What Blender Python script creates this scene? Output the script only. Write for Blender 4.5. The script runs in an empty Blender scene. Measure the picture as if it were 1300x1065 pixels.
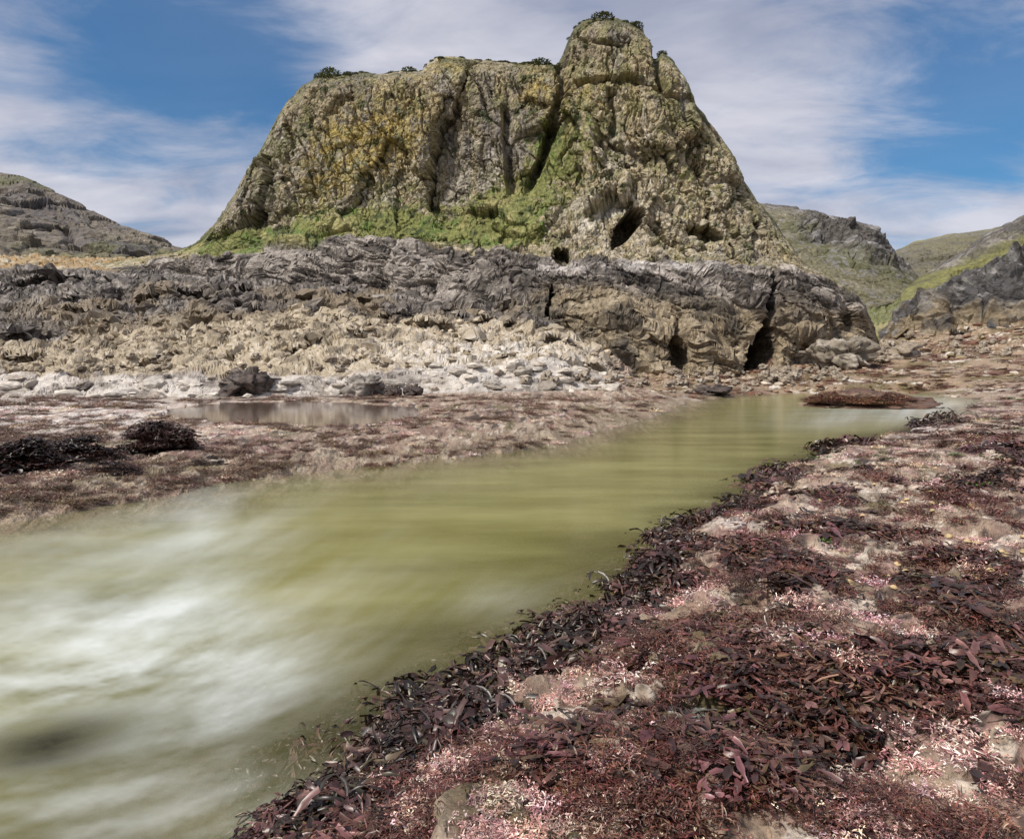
import bpy, math, time
import numpy as np

T0 = time.time()
F = 900.0      # focal length in photo pixels
HC = 1.2       # camera height above the water
HY = 468.0     # pixel row of the horizon
rng = np.random.default_rng(7)
sc = bpy.context.scene
col = sc.collection

# ------------------------------------------------------------------ noise
def _h(ix, iy, iz, seed):
    h = (ix.astype(np.uint32) * np.uint32(374761393)) ^ (iy.astype(np.uint32) * np.uint32(668265263)) ^ (iz.astype(np.uint32) * np.uint32(2147483647 - 1274126177 + 97)) ^ np.uint32((seed * 974711 + 12345) & 0xffffffff)
    h = (h ^ (h >> np.uint32(13))) * np.uint32(1274126177)
    h = (h ^ (h >> np.uint32(15))) * np.uint32(2246822519)
    return (h ^ (h >> np.uint32(16)))

def _hf(ix, iy, iz, seed):
    return _h(ix, iy, iz, seed).astype(np.float32) * np.float32(1 / 4294967295.0)

def vn(x, y, z, seed=0):
    x0 = np.floor(x); y0 = np.floor(y); z0 = np.floor(z)
    fx = (x - x0).astype(np.float32); fy = (y - y0).astype(np.float32); fz = (z - z0).astype(np.float32)
    ix = x0.astype(np.int32); iy = y0.astype(np.int32); iz = z0.astype(np.int32)
    fx = fx * fx * (3 - 2 * fx); fy = fy * fy * (3 - 2 * fy); fz = fz * fz * (3 - 2 * fz)
    def c(a, b, d): return _hf(ix + a, iy + b, iz + d, seed)
    x00 = c(0, 0, 0) * (1 - fx) + c(1, 0, 0) * fx
    x10 = c(0, 1, 0) * (1 - fx) + c(1, 1, 0) * fx
    x01 = c(0, 0, 1) * (1 - fx) + c(1, 0, 1) * fx
    x11 = c(0, 1, 1) * (1 - fx) + c(1, 1, 1) * fx
    a = x00 * (1 - fy) + x10 * fy
    b = x01 * (1 - fy) + x11 * fy
    return (a * (1 - fz) + b * fz) * 2 - 1

def fbm(P, f, o=4, seed=0, g=0.5, st=(1, 1, 1)):
    s = np.zeros(P.shape[:-1], np.float32); a = 1.0; n = 0
    for k in range(o):
        s += a * vn(P[..., 0] * f * st[0] + 17.3 * k, P[..., 1] * f * st[1] - 9.1 * k, P[..., 2] * f * st[2] + 3.7 * k, seed + k)
        n += a; a *= g; f *= 2.03
    return s / n

def ridged(P, f, o=4, seed=0, g=0.55, st=(1, 1, 1)):
    s = np.zeros(P.shape[:-1], np.float32); a = 1.0; n = 0
    for k in range(o):
        s += a * (1 - 2.2 * np.abs(vn(P[..., 0] * f * st[0] + 7.3 * k, P[..., 1] * f * st[1] - 5.1 * k, P[..., 2] * f * st[2] + 1.7 * k, seed + k)))
        n += a; a *= g; f *= 2.1
    return s / n

def worley(P, f, seed=0, st=(1, 1, 1)):
    """tilted facets, F2-F1 and a random value per cell"""
    q = [P[..., k] * f * st[k] for k in range(3)]
    b = [np.floor(v).astype(np.int32) for v in q]
    f1 = np.full(q[0].shape, 9.0, np.float32); f2 = f1.copy(); cid = np.zeros(q[0].shape, np.float32)
    tilt = np.zeros(q[0].shape, np.float32); fr = [(q[k] - b[k]).astype(np.float32) for k in range(3)]
    for i in (-1, 0, 1):
        for j in (-1, 0, 1):
            for k in (-1, 0, 1):
                h = _h(b[0] + i, b[1] + j, b[2] + k, seed)
                hx = (h & np.uint32(1023)).astype(np.float32) / 1023
                hy = ((h >> np.uint32(10)) & np.uint32(1023)).astype(np.float32) / 1023
                hz = ((h >> np.uint32(20)) & np.uint32(1023)).astype(np.float32) / 1023
                dx = i + hx - fr[0]; dy = j + hy - fr[1]; dz = k + hz - fr[2]
                d = dx * dx + dy * dy + dz * dz
                m = d < f1
                f2 = np.where(m, f1, np.minimum(f2, d))
                tilt = np.where(m, dx * (hz * 2 - 1) + dy * (hx - 0.5) + dz * (hy * 2.2 - 1.1), tilt)
                cid = np.where(m, (hx * 0.37 + hy * 0.41 + hz * 0.93) % 1.0, cid)
                f1 = np.where(m, d, f1)
    f1 = np.sqrt(f1); f2 = np.sqrt(f2)
    return tilt, f2 - f1, cid

def resample(P, A, wfun, rows=None):
    """spread the rows of every column evenly along its own relief, so steep faces get as much detail as flat ones"""
    R, Kc = P.shape[:2]; rows = rows or R
    out = np.empty((rows, Kc, 3)); B = [np.empty((rows, Kc), np.float32) for a in A]
    dp = np.linalg.norm(np.diff(P, axis=0), axis=-1)
    m = 0.5 * (P[1:] + P[:-1]); L = wfun(m, np.diff(P, axis=0), dp)
    cs = np.concatenate([np.zeros((1, Kc)), np.cumsum(L, 0)]); cs /= cs[-1]
    pad = np.pad(cs, ((0, 0), (12, 12)), mode='edge'); acc = np.cumsum(np.concatenate([np.zeros((R, 1)), pad], 1), 1); cs = (acc[:, 25:] - acc[:, :-25]) / 25
    cs -= cs[:1]; cs /= cs[-1:]
    t = np.linspace(0, 1, rows)
    for j in range(Kc):
        for k in range(3): out[:, j, k] = np.interp(t, cs[:, j], P[:, j, k])
        for a, b in zip(A, B): b[:, j] = np.interp(t, cs[:, j], a[:, j])
    return out, B
def wview(m, dv, dp):
    """length as seen from the shore, with a share of true length"""
    d = np.maximum(m[..., 1], 0.3); py = (HC - m[..., 2]) * F / d
    v = np.sqrt(dv[..., 2] ** 2 + (dv[..., 1] * (HC - m[..., 2]) / d) ** 2 + dv[..., 0] ** 2 * 0.2) + 0.02 * dp
    return F / d * v * np.where(py > 680, 0.12, 1.0) * np.where(m[..., 1] > 75, 0.3, 1)

def ss(a, b, x):
    t = np.clip((x - a) / (b - a), 0, 1)
    return t * t * (3 - 2 * t)

def ell(px, py, cx, cy, rx, ry, ang=0.0):
    """1 in the middle of an ellipse in the crag's own front-view coordinates, 0 outside"""
    c, s = math.cos(math.radians(ang)), math.sin(math.radians(ang))
    u = ((px - cx) * c + (py - cy) * s) / rx
    v = (-(px - cx) * s + (py - cy) * c) / ry
    return u * u + v * v

def gs(e): return np.exp(-e)

def mixc(c, d, m):
    return c * (1 - m[..., None]) + np.asarray(d, np.float32) * m[..., None]

def unproj(px, py, d):
    return np.stack([(px - 650) / F * d, d + 0 * px, HC - (py - HY) / F * d], -1)

# ------------------------------------------------------------------ mesh helpers
def grid_mesh(name, P, C=None, mat=None, extra=None, smooth=True):
    R, K = P.shape[:2]
    idx = np.arange(R * K, dtype=np.int32).reshape(R, K)
    a = idx[:-1, :-1]; b = idx[:-1, 1:]; c = idx[1:, 1:]; d = idx[1:, :-1]
    q = np.stack([a, b, c, d], -1).reshape(-1, 4)
    return raw_mesh(name, P.reshape(-1, 3), q, C.reshape(-1, 3) if C is not None else None, mat, {k: v.reshape(-1) for k, v in (extra or {}).items()}, smooth)

def raw_mesh(name, V, Q, C=None, mat=None, extra=None, smooth=True):
    me = bpy.data.meshes.new(name)
    n = Q.shape[1]
    me.vertices.add(len(V)); me.vertices.foreach_set('co', np.ascontiguousarray(V, np.float32).ravel())
    me.loops.add(Q.size); me.loops.foreach_set('vertex_index', np.ascontiguousarray(Q, np.int32).ravel())
    me.polygons.add(len(Q))
    me.polygons.foreach_set('loop_start', np.arange(0, Q.size, n, dtype=np.int32))
    me.polygons.foreach_set('loop_total', np.full(len(Q), n, np.int32))
    me.polygons.foreach_set('use_smooth', np.full(len(Q), smooth, bool))
    if C is not None:
        at = me.color_attributes.new('tint', 'FLOAT_COLOR', 'POINT')
        cc = np.ones((len(V), 4), np.float32); cc[:, :3] = np.clip(C, 0, 1)
        at.data.foreach_set('color', cc.ravel())
    for k, v in (extra or {}).items():
        at = me.attributes.new(k, 'FLOAT', 'POINT'); at.data.foreach_set('value', np.ascontiguousarray(v, np.float32))
    me.update()
    if mat: me.materials.append(mat)
    return me

def link(name, me, parent=None, **props):
    o = bpy.data.objects.new(name, me); col.objects.link(o)
    if parent: o.parent = parent
    for k, v in props.items(): o[k] = v
    return o

def rot(P, deg):
    c, s = math.cos(math.radians(deg)), math.sin(math.radians(deg))
    return np.stack([P[..., 0] * c + P[..., 2] * s, P[..., 1], -P[..., 0] * s + P[..., 2] * c], -1)

def farwarp(P):
    """stretch the shore noise with distance so that far features stay broad"""
    Q = P.copy(); y = P[..., 1]
    Q[..., 1] = np.where(y > 3, 3 + 3 * np.log(np.maximum(y, 3) / 3), y); k = np.clip(y / 5, 1, 3.0) ** 0.5
    Q[..., 2] = P[..., 2] * 0.6
    return Q

def normals(P):
    du = np.gradient(P, axis=1); dv = np.gradient(P, axis=0)
    n = np.cross(du, dv); n /= (np.linalg.norm(n, axis=-1, keepdims=True) + 1e-9)
    return n

# ------------------------------------------------------------------ materials
def nt(mat):
    mat.use_nodes = True
    t = mat.node_tree; t.nodes.clear(); return t

def rock_material(name, fine=6.0, bump=0.25, dist=0.05, rough=(0.55, 0.9), spec=0.35, var=0.5):
    m = bpy.data.materials.new(name); t = nt(m); N = t.nodes.new; L = t.links.new
    out = N('ShaderNodeOutputMaterial'); b = N('ShaderNodeBsdfPrincipled'); L(b.outputs[0], out.inputs[0])
    at = N('ShaderNodeAttribute'); at.attribute_name = 'tint'
    geo = N('ShaderNodeNewGeometry')
    n1 = N('ShaderNodeTexNoise'); n1.inputs['Scale'].default_value = fine; n1.inputs['Detail'].default_value = 8; n1.inputs['Roughness'].default_value = 0.7
    L(geo.outputs['Position'], n1.inputs['Vector'])
    r = N('ShaderNodeMapRange'); r.inputs[1].default_value = 0.3; r.inputs[2].default_value = 0.7; r.inputs[3].default_value = 1 - var; r.inputs[4].default_value = 1 + var
    L(n1.outputs[0], r.inputs[0])
    mx = N('ShaderNodeVectorMath'); mx.operation = 'SCALE'; L(at.outputs['Color'], mx.inputs[0]); L(r.outputs[0], mx.inputs['Scale'])
    L(mx.outputs[0], b.inputs['Base Color'])
    n2 = N('ShaderNodeTexNoise'); n2.inputs['Scale'].default_value = fine * 0.35; n2.inputs['Detail'].default_value = 4
    L(geo.outputs['Position'], n2.inputs['Vector'])
    r2 = N('ShaderNodeMapRange'); r2.inputs[1].default_value = 0.35; r2.inputs[2].default_value = 0.65; r2.inputs[3].default_value = rough[0]; r2.inputs[4].default_value = rough[1]
    L(n2.outputs[0], r2.inputs[0]); L(r2.outputs[0], b.inputs['Roughness'])
    b.inputs['Specular IOR Level'].default_value = spec
    v = N('ShaderNodeTexVoronoi'); v.inputs['Scale'].default_value = fine * 0.8; v.feature = 'F1'; L(geo.outputs['Position'], v.inputs['Vector'])
    ad = N('ShaderNodeMath'); ad.operation = 'MULTIPLY_ADD'; L(v.outputs['Distance'], ad.inputs[0]); ad.inputs[1].default_value = 0.6; L(n1.outputs[0], ad.inputs[2])
    bp = N('ShaderNodeBump'); bp.inputs['Strength'].default_value = bump; bp.inputs['Distance'].default_value = dist; L(ad.outputs[0], bp.inputs['Height'])
    L(bp.outputs[0], b.inputs['Normal'])
    return m

def weed_material(name, rough=0.3, spec=0.6, var=0.5, trans=0.0):
    m = bpy.data.materials.new(name); t = nt(m); N = t.nodes.new; L = t.links.new
    out = N('ShaderNodeOutputMaterial'); b = N('ShaderNodeBsdfPrincipled')
    at = N('ShaderNodeAttribute'); at.attribute_name = 'tint'
    oi = N('ShaderNodeObjectInfo'); geo = N('ShaderNodeNewGeometry')
    n1 = N('ShaderNodeTexNoise'); n1.inputs['Scale'].default_value = 30; n1.inputs['Detail'].default_value = 5; L(geo.outputs['Position'], n1.inputs['Vector'])
    r = N('ShaderNodeMapRange'); r.inputs[1].default_value = 0.3; r.inputs[2].default_value = 0.7; r.inputs[3].default_value = 1 - var; r.inputs[4].default_value = 1 + var; L(n1.outputs[0], r.inputs[0])
    mm = N('ShaderNodeMapRange'); mm.inputs[3].default_value = 0.75; mm.inputs[4].default_value = 1.3; L(oi.outputs['Random'], mm.inputs[0])
    pr = N('ShaderNodeMath'); pr.operation = 'MULTIPLY'; L(r.outputs[0], pr.inputs[0]); L(mm.outputs[0], pr.inputs[1])
    mx = N('ShaderNodeVectorMath'); mx.operation = 'SCALE'; L(at.outputs['Color'], mx.inputs[0]); L(pr.outputs[0], mx.inputs['Scale'])
    L(mx.outputs[0], b.inputs['Base Color']); b.inputs['Roughness'].default_value = rough; b.inputs['Specular IOR Level'].default_value = spec
    bp = N('ShaderNodeBump'); bp.inputs['Strength'].default_value = 0.3; bp.inputs['Distance'].default_value = 0.004; L(n1.outputs[0], bp.inputs['Height']); L(bp.outputs[0], b.inputs['Normal'])
    if trans:
        tr = N('ShaderNodeBsdfTranslucent'); L(mx.outputs[0], tr.inputs[0]); ms = N('ShaderNodeMixShader'); ms.inputs[0].default_value = trans
        L(b.outputs[0], ms.inputs[1]); L(tr.outputs[0], ms.inputs[2]); L(ms.outputs[0], out.inputs[0])
    else: L(b.outputs[0], out.inputs[0])
    return m

M_CRAG = rock_material('crag_rock', 3.5, 0.8, 0.2, var=0.6)
M_HILL = rock_material('hill_rock', 1.6, 0.9, 0.5, var=0.55)
M_GROUND = rock_material('shore_rock', 26.0, 1.0, 0.02, rough=(0.3, 0.85), spec=0.5, var=0.45)
M_BOULDER = rock_material('boulder_rock', 5.0, 0.5, 0.06, rough=(0.4, 0.9), var=0.4)
M_WEED = weed_material('wet_seaweed', 0.40, 0.6, 0.4, 0.0)
M_TUFT = weed_material('coralline_tuft', 0.6, 0.3, 0.3, 0.0)
M_LEAF = weed_material('cliff_plant_leaf', 0.7, 0.2, 0.3, 0.2)

# ------------------------------------------------------------------ ground
PXC = np.unique(np.concatenate([np.linspace(-2600, -60, 110), np.arange(-60, 1361, 1.6), np.linspace(1360, 3600, 110)]))
NC = len(PXC)
K = [-2600, -400, 0, 150, 300, 450, 600, 700, 800, 900, 1000, 1100, 1150, 1200, 1300, 1700, 3600]
ST = [  # (row, depth) of each terrain station for every column above
 [(503,28),(503,28),(503,28),(504,28),(505,27.5),(503,28),(498,28),(497,29),(492,31),(496,34),(491,35.5),(490,35.5),(489,35.5),(486,35),(477,34),(450,34),(430,34)],
 [(482,29.5),(482,29.5),(483,29.5),(484,29.5),(482,29.3),(477,30),(468,31),(463,32),(484,36),(489,38),(482,40),(468,42),(462,42),(455,42),(448,40),(420,40),(400,40)],
 [(470,33),(470,33),(470,33),(468,34),(458,33),(455,33),(447,35),(440,36),(480,40),(487,41),(477,44),(462,47),(450,48),(442,48),(435,46),(400,46),(380,46)],
 [(435,38),(435,38),(437,38),(430,39),(400,41),(405,41),(412,40),(425,40),(476,42),(485,43),(475,46),(460,49),(430,55),(428,54),(418,52),(380,52),(360,52)],
 [(352,50),(352,50),(352,50),(354,50),(366,47),(372,46),(398,45),(420,45),(472,46),(483,46),(473,49),(458,52),(415,62),(412,60),(405,58),(370,58),(350,58)],
 [(330,62),(330,62),(334,62),(337,62),(332,62),(340,62),(380,62),(400,62),(440,62),(450,62),(450,62),(430,64),(398,76),(396,76),(392,76),(360,76),(340,76)],
 [(325,100),(325,100),(330,100),(333,100),(332,100),(340,100),(380,100),(400,100),(420,100),(420,100),(400,110),(388,112),(376,115),(374,115),(372,115),(350,115),(330,115)],
 [(322,600),(322,600),(322,600),(322,600),(322,600),(340,600),(370,600),(380,600),(380,600),(380,600),(380,600),(370,600),(360,600),(350,600),(350,600),(340,600),(320,600)],
]
SPY = [np.interp(PXC, K, [a[0] for a in s]) for s in ST]
SDP = [np.interp(PXC, K, [a[1] for a in s]) for s in ST]
def sm1(a, w=31):
    k = np.hanning(w); k /= k.sum(); return np.convolve(np.pad(a, w // 2, mode='edge'), k, 'valid')
SPY = [sm1(a) for a in SPY]; SDP = [sm1(a) for a in SDP]
d0 = SDP[0]
# near rows: uniform in 1/d
rows_near = 620
inv = np.linspace(1 / 0.85, 0, rows_near + 1)[:-1]
t = (np.arange(rows_near) / (rows_near - 1))
ID0 = 1 / d0
NEAR_INV = (1 / 0.85) * (1 - t)[:, None] + ID0[None, :] * t[:, None]
Dn = 1 / NEAR_INV
PXg = np.broadcast_to(PXC, Dn.shape)
Xn = (PXg - 650) / F * Dn

RB = [(-250,1900,0),(150,1400,0),(300,1130,0.03),(385,1020,0.06),(470,950,0.1),(560,885,0.13),(640,832,0.16),(700,795,0.18),(745,750,0.2),(800,720,0.2),(838,690,0.2),(856,645,0.2),(930,617,0.2),(965,594,0.18),(1020,576,0.12),(1100,556,0.06),(1155,541,0.02),(1210,521,0.0),(1240,507,0)]
LB = [(1240,507,0),(1180,499,0),(1000,499,0),(920,504,0),(870,512,0),(830,530,0),(760,548,0),(700,565,0),(600,578,0),(500,589,0),(350,606,0),(200,632,0),(0,665,0),(-400,740,0),(-1600,900,0),(-4000,1100,0)]
def w2(pts):
    a = np.array(pts, float); d = (HC - a[:, 2]) * F / (a[:, 1] - HY)
    return np.stack([(a[:, 0] - 650) / F * d, d], -1)
RBw, LBw = w2(RB), w2(LB)
def distpoly(x, y, A):
    best = np.full(x.shape, 1e9)
    for p, q in zip(A[:-1], A[1:]):
        e = q - p; L2 = (e ** 2).sum()
        tt = np.clip(((x - p[0]) * e[0] + (y - p[1]) * e[1]) / L2, 0, 1)
        best = np.minimum(best, (x - p[0] - tt * e[0]) ** 2 + (y - p[1] - tt * e[1]) ** 2)
    return np.sqrt(best)
def inside(x, y, A):
    r = np.zeros(x.shape, bool)
    B = np.roll(A, -1, axis=0)
    for p, q in zip(A, B):
        if p[1] == q[1]: continue
        c = ((p[1] > y) != (q[1] > y)) & (x < (q[0] - p[0]) * (y - p[1]) / (q[1] - p[1]) + p[0])
        r ^= c
    return r
POLY = np.concatenate([RBw, LBw, [[-60, -20], [-2, -20]]])
def near_z(x, y):
    """height of the shore platform, signed distance to the water and which bank"""
    P = np.stack([x, y, 0 * x], -1)
    wob = fbm(P, 1.3, 3, 11) * 0.18 + fbm(P, 4.5, 3, 12) * 0.07
    dr, dl = distpoly(x, y, RBw), distpoly(x, y, LBw)
    s = np.where(inside(x, y, POLY), -1, 1) * np.minimum(dr, dl)
    fade = ss(1.0, 6, y)
    s = s + wob * (0.6 + 0.9 * fade) - 0.35 * ss(11, 15, y) * (dr < dl) * ss(60, 40, y)
    right = dr < dl
    lowb = 1 - 0.7 * ss(6, 13, y)
    zr = 0.06 * lowb + 0.16 * lowb * ss(0, 0.5 + 0.15 * np.clip(y - 3, 0, 20), s) + 0.10 * (0.4 + 0.6 * lowb) * ss(0.5, 3 + 0.3 * y, s) + 0.02 * np.clip(s, 0, 20) * (0.3 + 0.7 * lowb)
    zl = 0.02 + 0.10 * ss(0, 1.6, s) + 0.05 * ss(1.5, 5, s)
    lump = fbm(P, 0.9, 4, 21) * 0.10 + ridged(P, 2.4, 3, 22) * 0.05
    z = np.where(right, zr, zl) + lump * ss(-0.1, 0.8, s) * np.where(right, 0.8 - 0.45 * ss(7, 14, y), 0.5)
    zu = -0.04 - np.where(right, (0.40 + 0.15 * ss(3, 6, y)) * ss(0, 2.2 - 0.9 * ss(3, 6, y), -s), 0.5 * ss(0, 2.2, -s)) + 0.06 * fbm(P, 1.6, 3, 23)
    k = ss(-0.12, 0.12, s)
    return zu * (1 - k) + z * k, s, right
POOL_Z = 0.13
def pool_e(px, d):
    pyd = HY + (HC - POOL_Z) * F / d
    return ell(px, pyd, 375, 525, 170, 16)
zn, Sd, Rt = near_z(Xn, Dn)
Pn2 = np.stack([Xn, Dn, 0 * Xn], -1)
e = pool_e(PXg, Dn) + 0.25 * fbm(Pn2, 0.7, 3, 31)
zn = np.where(e < 1.5, np.maximum(zn, POOL_Z + 0.03) , zn)
zn = np.where(e < 1.0, np.minimum(zn, POOL_Z - 0.25 * (1 - e) ) , zn)
zk0 = HC - (SPY[0] - HY) / F * SDP[0]
rr = ss(1260, 1420, PXg)
dst = (0.75 * (1 - rr) + 0.25 * rr) * d0[None, :]
w = ss(0, 1, (Dn - dst) / (d0[None, :] - dst)) * np.where((Sd > 0) | (PXg < 850), ss(0, 2.0, np.where(PXg < 850, 5, Sd)), 0)
zn = zn * (1 - w) + (zk0[None, :] + 0.05 * fbm(Pn2, 0.8, 3, 33)) * w
NP_Z = 0.215
e_np = ell(PXg, HY + (HC - NP_Z) * F / Dn, 885, 932, 78, 36) + 0.3 * fbm(Pn2, 5.0, 3, 36)
zn = np.where(e_np < 1.6, np.maximum(zn, NP_Z + 0.015), zn); zn = np.where(e_np < 1.0, NP_Z - 0.10 * (1 - e_np), zn)
e = np.minimum(e, e_np)
Pn = np.stack([Xn, Dn, zn], -1)
# far rows
segs = [60, 46, 70, 90, 40, 20, 16]
fr = []; kk = []
for i, n in enumerate(segs):
    for j in range(n):
        u = (j + 1) / n
        py = SPY[i] * (1 - u) + SPY[i + 1] * u; d = SDP[i] * (1 - u) + SDP[i + 1] * u
        z = (HC - (SPY[i] - HY) / F * SDP[i]) * (1 - u) + (HC - (SPY[i + 1] - HY) / F * SDP[i + 1]) * u
        fr.append(np.stack([(PXC - 650) / F * d, d, z], -1)); kk.append(i + u)
Pf = np.array(fr); kf = np.array(kk)[:, None] * np.ones((1, NC))
P = np.concatenate([Pn, Pf]); KK = np.concatenate([np.clip((Dn / d0[None, :] - 1), -1, 0) , kf])
PX = np.broadcast_to(PXC, KK.shape)
Dd = P[..., 1].copy()
S = np.concatenate([Sd, np.full(Pf.shape[:2], 9.0)]); RT = np.concatenate([Rt, np.full(Pf.shape[:2], False)])
# relief: first the big forms, then an even resampling, then the fine forms
KKs, Ss, RTs, PXs = KK, S, RT.astype(np.float32), PX
e_full = np.concatenate([e, np.full(Pf.shape[:2], 9.0)])
sub = 60 * np.exp(-ell(PX, HY + HC * F / Dd, 60, 945, 120, 34, -12)) * (KK < 0) * (S < 0) / 60
P[..., 2] = np.where(sub > 0.05, np.maximum(P[..., 2], -0.09 - 0.35 * (1 - sub)), P[..., 2])
fw = ss(-0.05, 0.15, KK)
AMPK = ([-1, 0, 0.3, 1, 1.4, 2.8, 3.3, 4, 4.4, 5, 7], [0, 0.10, 0.45, 0.6, 0.85, 1.1, 1.3, 1.0, 0.4, 0.6, 2.0])
amp = np.interp(KK, *AMPK)
rsm = 1 - 0.45 * ss(1000, 1200, PX) * (1 - ss(3.5, 4.5, KK))
i0 = rows_near - 30
Pq = P[i0:]
wq = Pq + 1.0 * np.stack([fbm(Pq, 0.5, 2, 46), fbm(Pq, 0.5, 2, 47), 0 * Pq[..., 0]], -1)
t1, e1, c1 = worley(wq, 0.42, 51, (0.75, 0.9, 1.8))
big = (0.35 * (c1 - 0.5) + 0.75 * t1 - 0.3 * (1 - ss(0, 0.08, e1)) + ridged(Pq, 0.35, 3, 53, 0.6, (0.8, 0.9, 1.6)) * 0.4) * (amp * fw * rsm)[i0:]
nrm = normals(P); nrm[nrm[..., 2] < 0] *= -1
dirf = nrm * 0.8 + np.array([0, -0.45, 0.0]) * ss(0.8, 1.5, KK)[..., None]
P[i0:] += dirf[i0:] * big[..., None]
Pa = farwarp(P[:rows_near])
t1, e1, c1 = worley(Pa, 1.3, 42, (1, 0.8, 1.0))
land0 = ss(-0.3, 0.15, S[:rows_near]); 
P[:rows_near, :, 2] += ((0.05 * (c1 - 0.5) + 0.13 * t1) * ss(0, 0.22, e1) + 0.07 * ridged(Pa, 1.1, 3, 48)) * 0.7 * land0 * (1 - fw[:rows_near]) * np.where(RT[:rows_near], 1.0, 0.55) * ss(0.9, 1.3, e_full[:rows_near])
P, (KK, S, RT, PX, E_POOL) = resample(P, [KKs, Ss, RTs, PXs, e_full], wview, 1000)
RT = RT > 0.5; Dd = P[..., 1].copy()
nrm = normals(P); nrm[nrm[..., 2] < -0.2] *= -1
near_w = 1 - ss(8, 24, Dd); land = ss(-0.4, 0.1, S) * (0.25 + 0.75 * ss(0.7, 1.2, E_POOL))
far_w = ss(-0.05, 0.15, KK); amp = np.interp(KK, *AMPK); rsm = 1 - 0.4 * ss(1000, 1200, PX) * (1 - ss(3.5, 4.5, KK))
nm_ = (KK < 0.15)
PW_ = farwarp(P); t1, e1, c1 = worley(PW_, 4.0, 41); t2, e2, c2 = worley(PW_, 11.0, 40)
dn = (1 - 0.35 * ss(6, 14, Dd)) * ((0.02 * (c1 - 0.5) + 0.06 * t1) * ss(0, 0.2, e1) + (0.014 * (c2 - 0.5) + 0.018 * t2) * near_w + ridged(PW_, 7.0, 3, 43) * 0.018 * near_w + fbm(PW_, 28, 3, 44, 0.6) * 0.012 * near_w * (Dd < 12) + ridged(PW_, 1.6, 3, 45, 0.5) * 0.04 * (0.5 + 0.5 * ss(4, 20, Dd)))
Pr = rot(P, 14); t1, e1, c1 = worley(Pr, 1.25, 52, (0.5, 0.8, 1.7)); t2, e2, c2 = worley(Pr, 3.3, 55, (0.6, 0.8, 1.6))
bd = ridged(rot(P + 0.8 * np.stack([fbm(P, 0.3, 2, 57)] * 3, -1), -12), 0.9, 4, 58, 0.6, (0.3, 0.5, 1.8))
rub = 0
bd2 = ridged(rot(P, 22), 0.75, 4, 59, 0.6, (0.9, 0.8, 0.9))
hf = 0.2 + 0.8 * ss(0.9, 1.6, KK)
df = 0.10 * (c1 - 0.5) + 0.26 * t1 - 0.08 * (1 - ss(0, 0.08, e1)) + hf * (0.02 * (c2 - 0.5) + 0.06 * t2) + (0.4 + 0.6 * hf) * 0.34 * bd + hf * 0.22 * bd2 * (0.5 + 0.5 * ss(0.8, 1.6, KK)) + ridged(P, 1.1, 4, 54, 0.6) * 0.13 + fbm(P, 7, 3, 56) * 0.04 * hf
disp = dn * land * (1 - far_w) + df * amp * far_w * rsm
P = P + nrm * disp[..., None]
# a few hollows and overhang lips in the pale rock band
# ------ colours
Q = P
QF = Q; Q = np.where((KK < 0.1)[..., None], farwarp(Q), Q); n_big = fbm(Q, 0.35, 4, 61); n_mid = fbm(Q, 1.4, 4, 62); n_fin = fbm(Q, 6, 3, 63); n_vf = fbm(Q, 22, 3, 64, 0.65)
C = np.zeros(P.shape, np.float32); C[:] = (0.36, 0.275, 0.205)
C = mixc(C, (0.48, 0.39, 0.30), ss(0.0, 0.45, n_fin + 0.4 * n_mid))
C = mixc(C, (0.19, 0.115, 0.09), 0.85 * ss(-0.06, 0.3, fbm(Q, 3.1, 5, 65, 0.7) + 0.08))
C = mixc(C, (0.32, 0.19, 0.165), 0.6 * ss(0.15, 0.35, fbm(Q, 5.5, 3, 66)))
C = mixc(C, (0.045, 0.03, 0.025), 0.9 * ss(0.05, 0.28, fbm(Q, 9.0, 4, 67, 0.65) - 0.02 + 0.25 * n_mid))
C = mixc(C, (0.12, 0.10, 0.04), 0.7 * ss(0.2, 0.4, fbm(Q, 2.0, 3, 68)))
C = mixc(C, (0.62, 0.54, 0.46), 0.8 * ss(0.22, 0.42, fbm(Q, 12, 3, 69, 0.6) + 0.15 * n_big))
# pale patch on the left of the platform, pale crust in the right bank
nearpy = HY + (HC - np.clip(P[..., 2], 0, 1)) * F / np.maximum(Dd, .1)
pale = gs(ell(PX, nearpy, 60, 525, 220, 22)) * (~RT) + 0.7 * gs(ell(PX, nearpy, 1275, 705, 40, 10)) + 0.6 * gs(ell(PX, nearpy, 930, 665, 35, 9)) + 0.35 * gs(ell(PX, nearpy, 1080, 640, 50, 20)) + 0.7 * gs(ell(PX, nearpy, 1150, 545, 90, 6))
C = mixc(C, (0.66, 0.60, 0.56), np.clip(pale * 1.4 * ss(-0.25, 0.2, n_fin + n_vf * 0.6), 0, 0.95))
# water-worn sediment just under and at the far bank
wet = (1 - RT) * ss(-0.9, 0.2, S) * (1 - ss(0.2, 1.5, S)) * (KK < 0)
C = mixc(C, (0.26, 0.21, 0.14), 0.6 * wet)
C = mixc(C, (0.10, 0.075, 0.045), 0.8 * (1 - ss(-1.6, -0.1, S)))
C = mixc(C, (0.03, 0.03, 0.035), np.exp(-ell(PX, HY + HC * F / Dd, 60, 945, 130, 40, -12)) * (S < 0.2) * (KK < 0))
C = mixc(C, (0.05, 0.035, 0.035), 0.85 * np.exp(-ell(PX, HY + HC * F / Dd, 440, 950, 120, 60, -15)) * (S < 0.1) * (KK < 0))
C = mixc(C, (0.045, 0.035, 0.032), 0.8 * ss(0.05, -0.15, S) * RT * (Dd < 6) * (KK < 0))
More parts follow.
